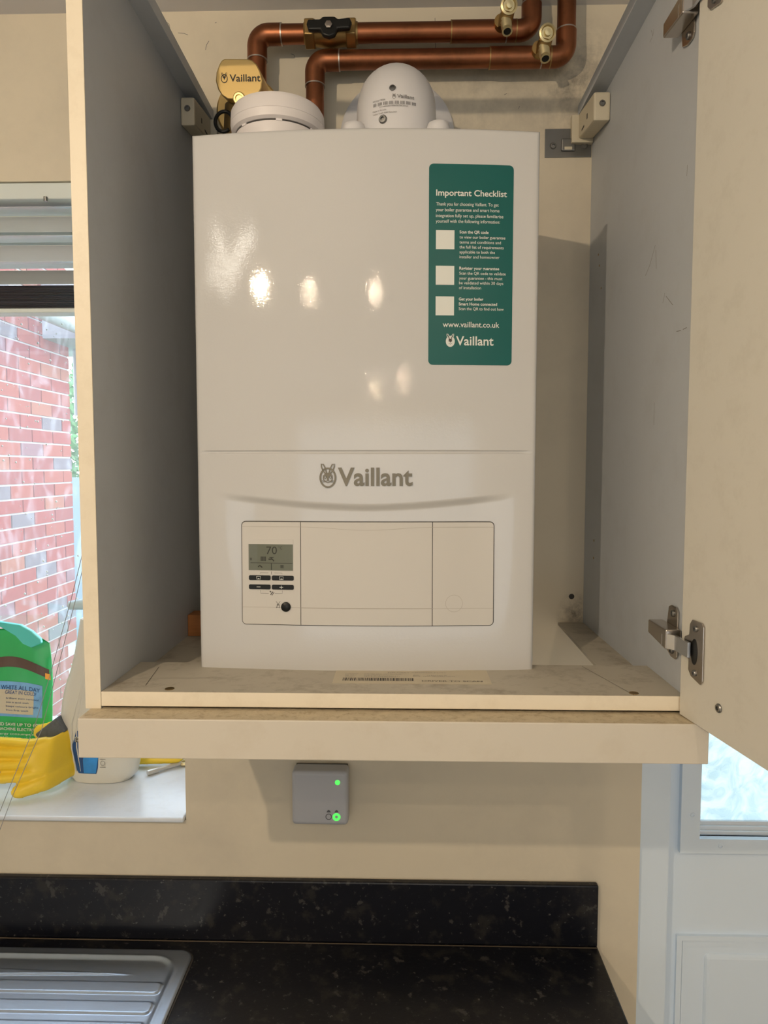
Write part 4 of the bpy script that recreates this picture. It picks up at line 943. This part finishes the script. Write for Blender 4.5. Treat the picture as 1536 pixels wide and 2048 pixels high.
lt = MB(); p = L_(206, 1526); V, F = ring(p[0], p[2], .0048, .0052, .0008, 16); lt.add([fbt(*q) for q in V], F)
V, F = strip([(p[0]-.006, p[2]-.0085), (p[0]+.006, p[2]-.0085)], .0012); lt.add([fbt(*q) for q in V], F); V, F = strip([(p[0]-.006, p[2]+.0085), (p[0]+.006, p[2]+.0085)], .0012); lt.add([fbt(*q) for q in V], F)
part('printed_symbols', lt, M_inkl, bt)
# small key
kp = thing('window_key', 'small pale metal key lying at the right end of the windowsill', 'key', (-.455, .19, SZ))
ka, kb = Vector((-.4875, .1616, SZ+.0065)), Vector((-.433, .212, SZ+.0065)); kd = (kb-ka).normalized()
part('shank', MB().tube([tuple(ka), tuple(ka+kd*.022), tuple(ka+kd*.024), tuple(kb)], [.0055, .0055, .0040, .0048], 14), M_pale, kp, smooth=40)
part('ring_end', MB().tube([(kb.x+kd.x*.010+.0095*math.cos(a), kb.y+kd.y*.010+.0095*math.sin(a), SZ+.0050) for a in np.linspace(0, 2*PI, 20)], .0042, 10, False), M_brasslt, kp, smooth=True)

# ============================================================ OUTDOORS
gy0 = 2.03
S('ground', B(-9, 6, .335, 14, FL-.25, FL-.15), M_grass)
bwx = -1.955; yE = 2.93
bh = thing('brick_extension', 'red brick wall of the house extension seen through the window', 'building', (bwx-.1, 1.8, FL-.15))
tag(part('brick_backing', B(bwx-.20, bwx-.006, .40, yE-.004, FL-.15, 1.75), M_mortar, bh), kind=None)
def brick_mesh(L, m):
    b = B(-.10, 0, 0, L, 0, .065); me = bpy.data.meshes.new('brick'); me.from_pydata(b.v, [], b.f); me.materials.append(m); return me
BM = [[brick_mesh(L, m) for m in BRK] for L in (.215, .1025)]
nb = 0; rest = MB()
zr0 = -.80
for r_ in range(30):
    z = zr0+.075*r_; y = yE-.0
    half = r_ % 2; seq = [.1025 if half else .215]+[.215]*9
    for k, L in enumerate(seq):
        y -= L
        if y < .45: break
        wgt = random.choices(range(6), [30, 20, 18, 10, 9, 9])[0]
        if y > 1.15 and nb < 298:
            o = bpy.data.objects.new('brick', BM[1 if L < .2 else 0][wgt]); COL.objects.link(o); o.parent = bh
            o.location = (bwx+random.uniform(-.001, .001)-bh.location.x, y-bh.location.y, z+ZO-bh.location.z); nb += 1
        else: rest.box(bwx-.10, bwx, y, y+L, z, z+.065)
        y -= .010
for r_ in list(range(-12, 0))+list(range(30, 34)):
    y = yE-(.1125 if r_ % 2 else 0); z = zr0+.075*r_
    while y > .6: y -= .215; rest.box(bwx-.10, bwx, y, y+.215, z, z+.065); y -= .010
tag(part('brickwork', rest, BRK[0], bh), kind='stuff')
# eaves of the extension: fascia and gutter returning past its far corner
part('fascia', MB().hexa([(bwx-.3, yE-.3, .98), (bwx+.22, yE-.3, .98), (bwx+.22, yE+.35, .98), (bwx-.3, yE+.35, .98), (bwx-.3, yE-.3, 1.3), (bwx+.22, yE-.3, 1.3), (bwx+.22, yE+.35, 1.3), (bwx-.3, yE+.35, 1.3)]), M_gutter, bh)
part('gutter', MB().tube([(bwx+.27, yE-1.2, 1.03), (bwx+.27, yE+.4, 1.03)], .055, 16), M_gutter, bh, smooth=50)
part('downpipe', MB().tube([(bwx+.02, yE+.09, 1.0), (bwx+.02, yE+.09, .58)], .034, 16), M_gutter, bh, smooth=50)
# fence
fn = thing('garden_fence', 'pale blue painted garden fence beyond the brick wall', 'fence', (-2.2, 5.6, FL-.15))
for k in range(34): part('fence_board', B(-4.2+k*.15, -4.2+k*.15+.14, 5.6, 5.62, FL-.15, .16), M_fence, fn)
part('fence_rail', B(-4.2, .9, 5.62, 5.66, -.2, -.11), M_fence, fn)
# shrub
sb = thing('garden_tree', 'leafy green tree beyond the garden fence', 'tree', (-3.3, 7.5, FL-.15))
part('trunk', MB().tube([(-3.3, 7.5, FL-.15), (-3.25, 7.5, -.2), (-3.3, 7.5, .9)], [.12, .09, .04], 10), M_brassdk, sb)
lv = MB()
for i in range(2600):
    a = random.uniform(0, 2*PI); cz = random.uniform(-1, 1); rr2 = random.uniform(.5, 1)**.5*1.1; s_ = math.sqrt(1-cz*cz); c = Vector((-3.3+rr2*s_*math.cos(a), 7.5+rr2*s_*math.sin(a)*.8, .75+rr2*cz*.95))
    u = Vector((random.gauss(0, 1), random.gauss(0, 1), random.gauss(0, 1))).normalized()*.06; v_ = u.cross(Vector((random.gauss(0, 1), random.gauss(0, 1), random.gauss(0, 1)))).normalized()*.035
    lv.add([tuple(c-u), tuple(c+v_), tuple(c+u), tuple(c-v_)], [(0, 1, 2, 3)])
tag(part('foliage', lv, M_leaf, sb, recalc=False), kind='stuff')

# ============================================================ CEILING LAMPS
SPOT_L = ['at the left end of the middle row', 'second from the left in the middle row', 'farthest from the boiler, at the dining end', 'at the dining end, on the right', 'over the right end of the worktop', 'at the right end of the middle row']
for (x, y), e, wh in zip(SPOTS, SPOT_W, SPOT_L):
    t = thing('ceiling_spotlight', 'round ceiling spotlight '+wh, 'light', (x, y, CEIL-.006), 'recessed ceiling spotlights')
    part('ring', MB().lathe([(.044, 0), (.044, .003), (.036, .006), (.033, .006), (.033, 0)], (x, y, CEIL-.0065), (0, 0, 1), 32), M_chrome, t, smooth=30)
    part('lens', MB().lathe([(.024, 0), (.024, .001)], (x, y, CEIL-.0060), (0, 0, 1), 24), M_lamp, t)
    a = area('spot_lamp', (x, y, CEIL-.0085), .05, e, WARM, (0, 0, 0), 'DISK', 180)

# pendant with curved glowing glass ribbons: the lamp that throws the cabinet's shadow
LX, LY, LZ = -.635, -1.69, .86
lp = thing('pendant_lamp', 'hanging lamp with curved glowing glass ribbons, near the window', 'light', (LX, LY, LZ-.03))
part('ceiling_rose', MB().lathe([(.012, -.03), (.055, -.012), (.06, 0)], (LX-.10, LY, CEIL-.001), (0, 0, 1), 32), M_chrome, lp, smooth=40)
part('stem', MB().tube([(LX-.10, LY, CEIL-.02), (LX-.10, LY, CEIL-.06), (LX, LY, LZ+.03)], .004, 10), M_chrome, lp, smooth=True)
part('lamp_holder', MB().lathe([(.014, .008), (.016, .012), (.010, .045)], (LX, LY, LZ), (0, 0, 1), 20), M_chrome, lp, smooth=40)
for i in range(7):
    cx = LX-.08-.035*i; z0 = LZ+.13-.045*(i % 4); P = [(LX-.10, LY, CEIL-.03)] if False else []
    for k in range(12):
        t = k/11; P.append((cx+.035*math.sin(PI*t*1.2+i), LY+.05*math.sin(2.2*i)+.03*t, z0+.07-.11*t))
    part('glass_ribbon', MB().tube(P, [.002+.0075*math.sin(PI*(k+.5)/12) for k in range(12)], 8), M_ribbon, lp, smooth=True)
    part('wire', MB().tube([(LX-.10, LY, CEIL-.02), P[0]], .0008, 6), M_chrome, lp)
pd = bpy.data.lights.new('lamp_bulb', 'POINT'); pd.energy = 42.0; pd.color = WARM; pd.shadow_soft_size = .011
po = bpy.data.objects.new('lamp_bulb', pd); COL.objects.link(po); po.location = (LX, LY, LZ+ZO-.012)

def marks(name, parent, m, plane, val, lines, w_):
    for ln in lines:
        pts = [at(px, py, plane, val) for px, py in ln]
        if plane == 'x': V, F = strip([(p[1], p[2]) for p in pts], w_); vv = [(val-.0002, a, b) for a, b in V]
        else: V, F = strip([(p[0], p[2]) for p in pts], w_); vv = [(a, val-.0002, b) for a, b in V]
        part(name, MB().add(vv, F), m, parent)
marks('scuff_mark', cab, M_inkl, 'x', WR, [[(1303, 60), (1306, 72), (1300, 84)], [(1306, 72), (1308, 58)], [(1311, 490), (1300, 530), (1291, 552)], [(1312, 500), (1313, 538)], [(1330, 586), (1326, 606)], [(1332, 592), (1346, 610)], [(1353, 663), (1362, 661)], [(1366, 659), (1374, 655)], [(1309, 805), (1308, 850)], [(1375, 330), (1374, 352)]], .0008)
wbo = bpy.data.objects['wall_back']
marks('crack', wbo, M_inkl, 'y', 0, [[(320, 30), (330, 42), (338, 48), (340, 58), (341, 70)], [(356, 66), (368, 67), (376, 70)], [(411, 100), (413, 90), (418, 82)], [(430, 46), (433, 45)], [(582, 108), (588, 110), (590, 115)], [(1008, 190), (1014, 187)], [(1037, 218), (1039, 212)], [(870, 36), (871, 98)]], .0009)
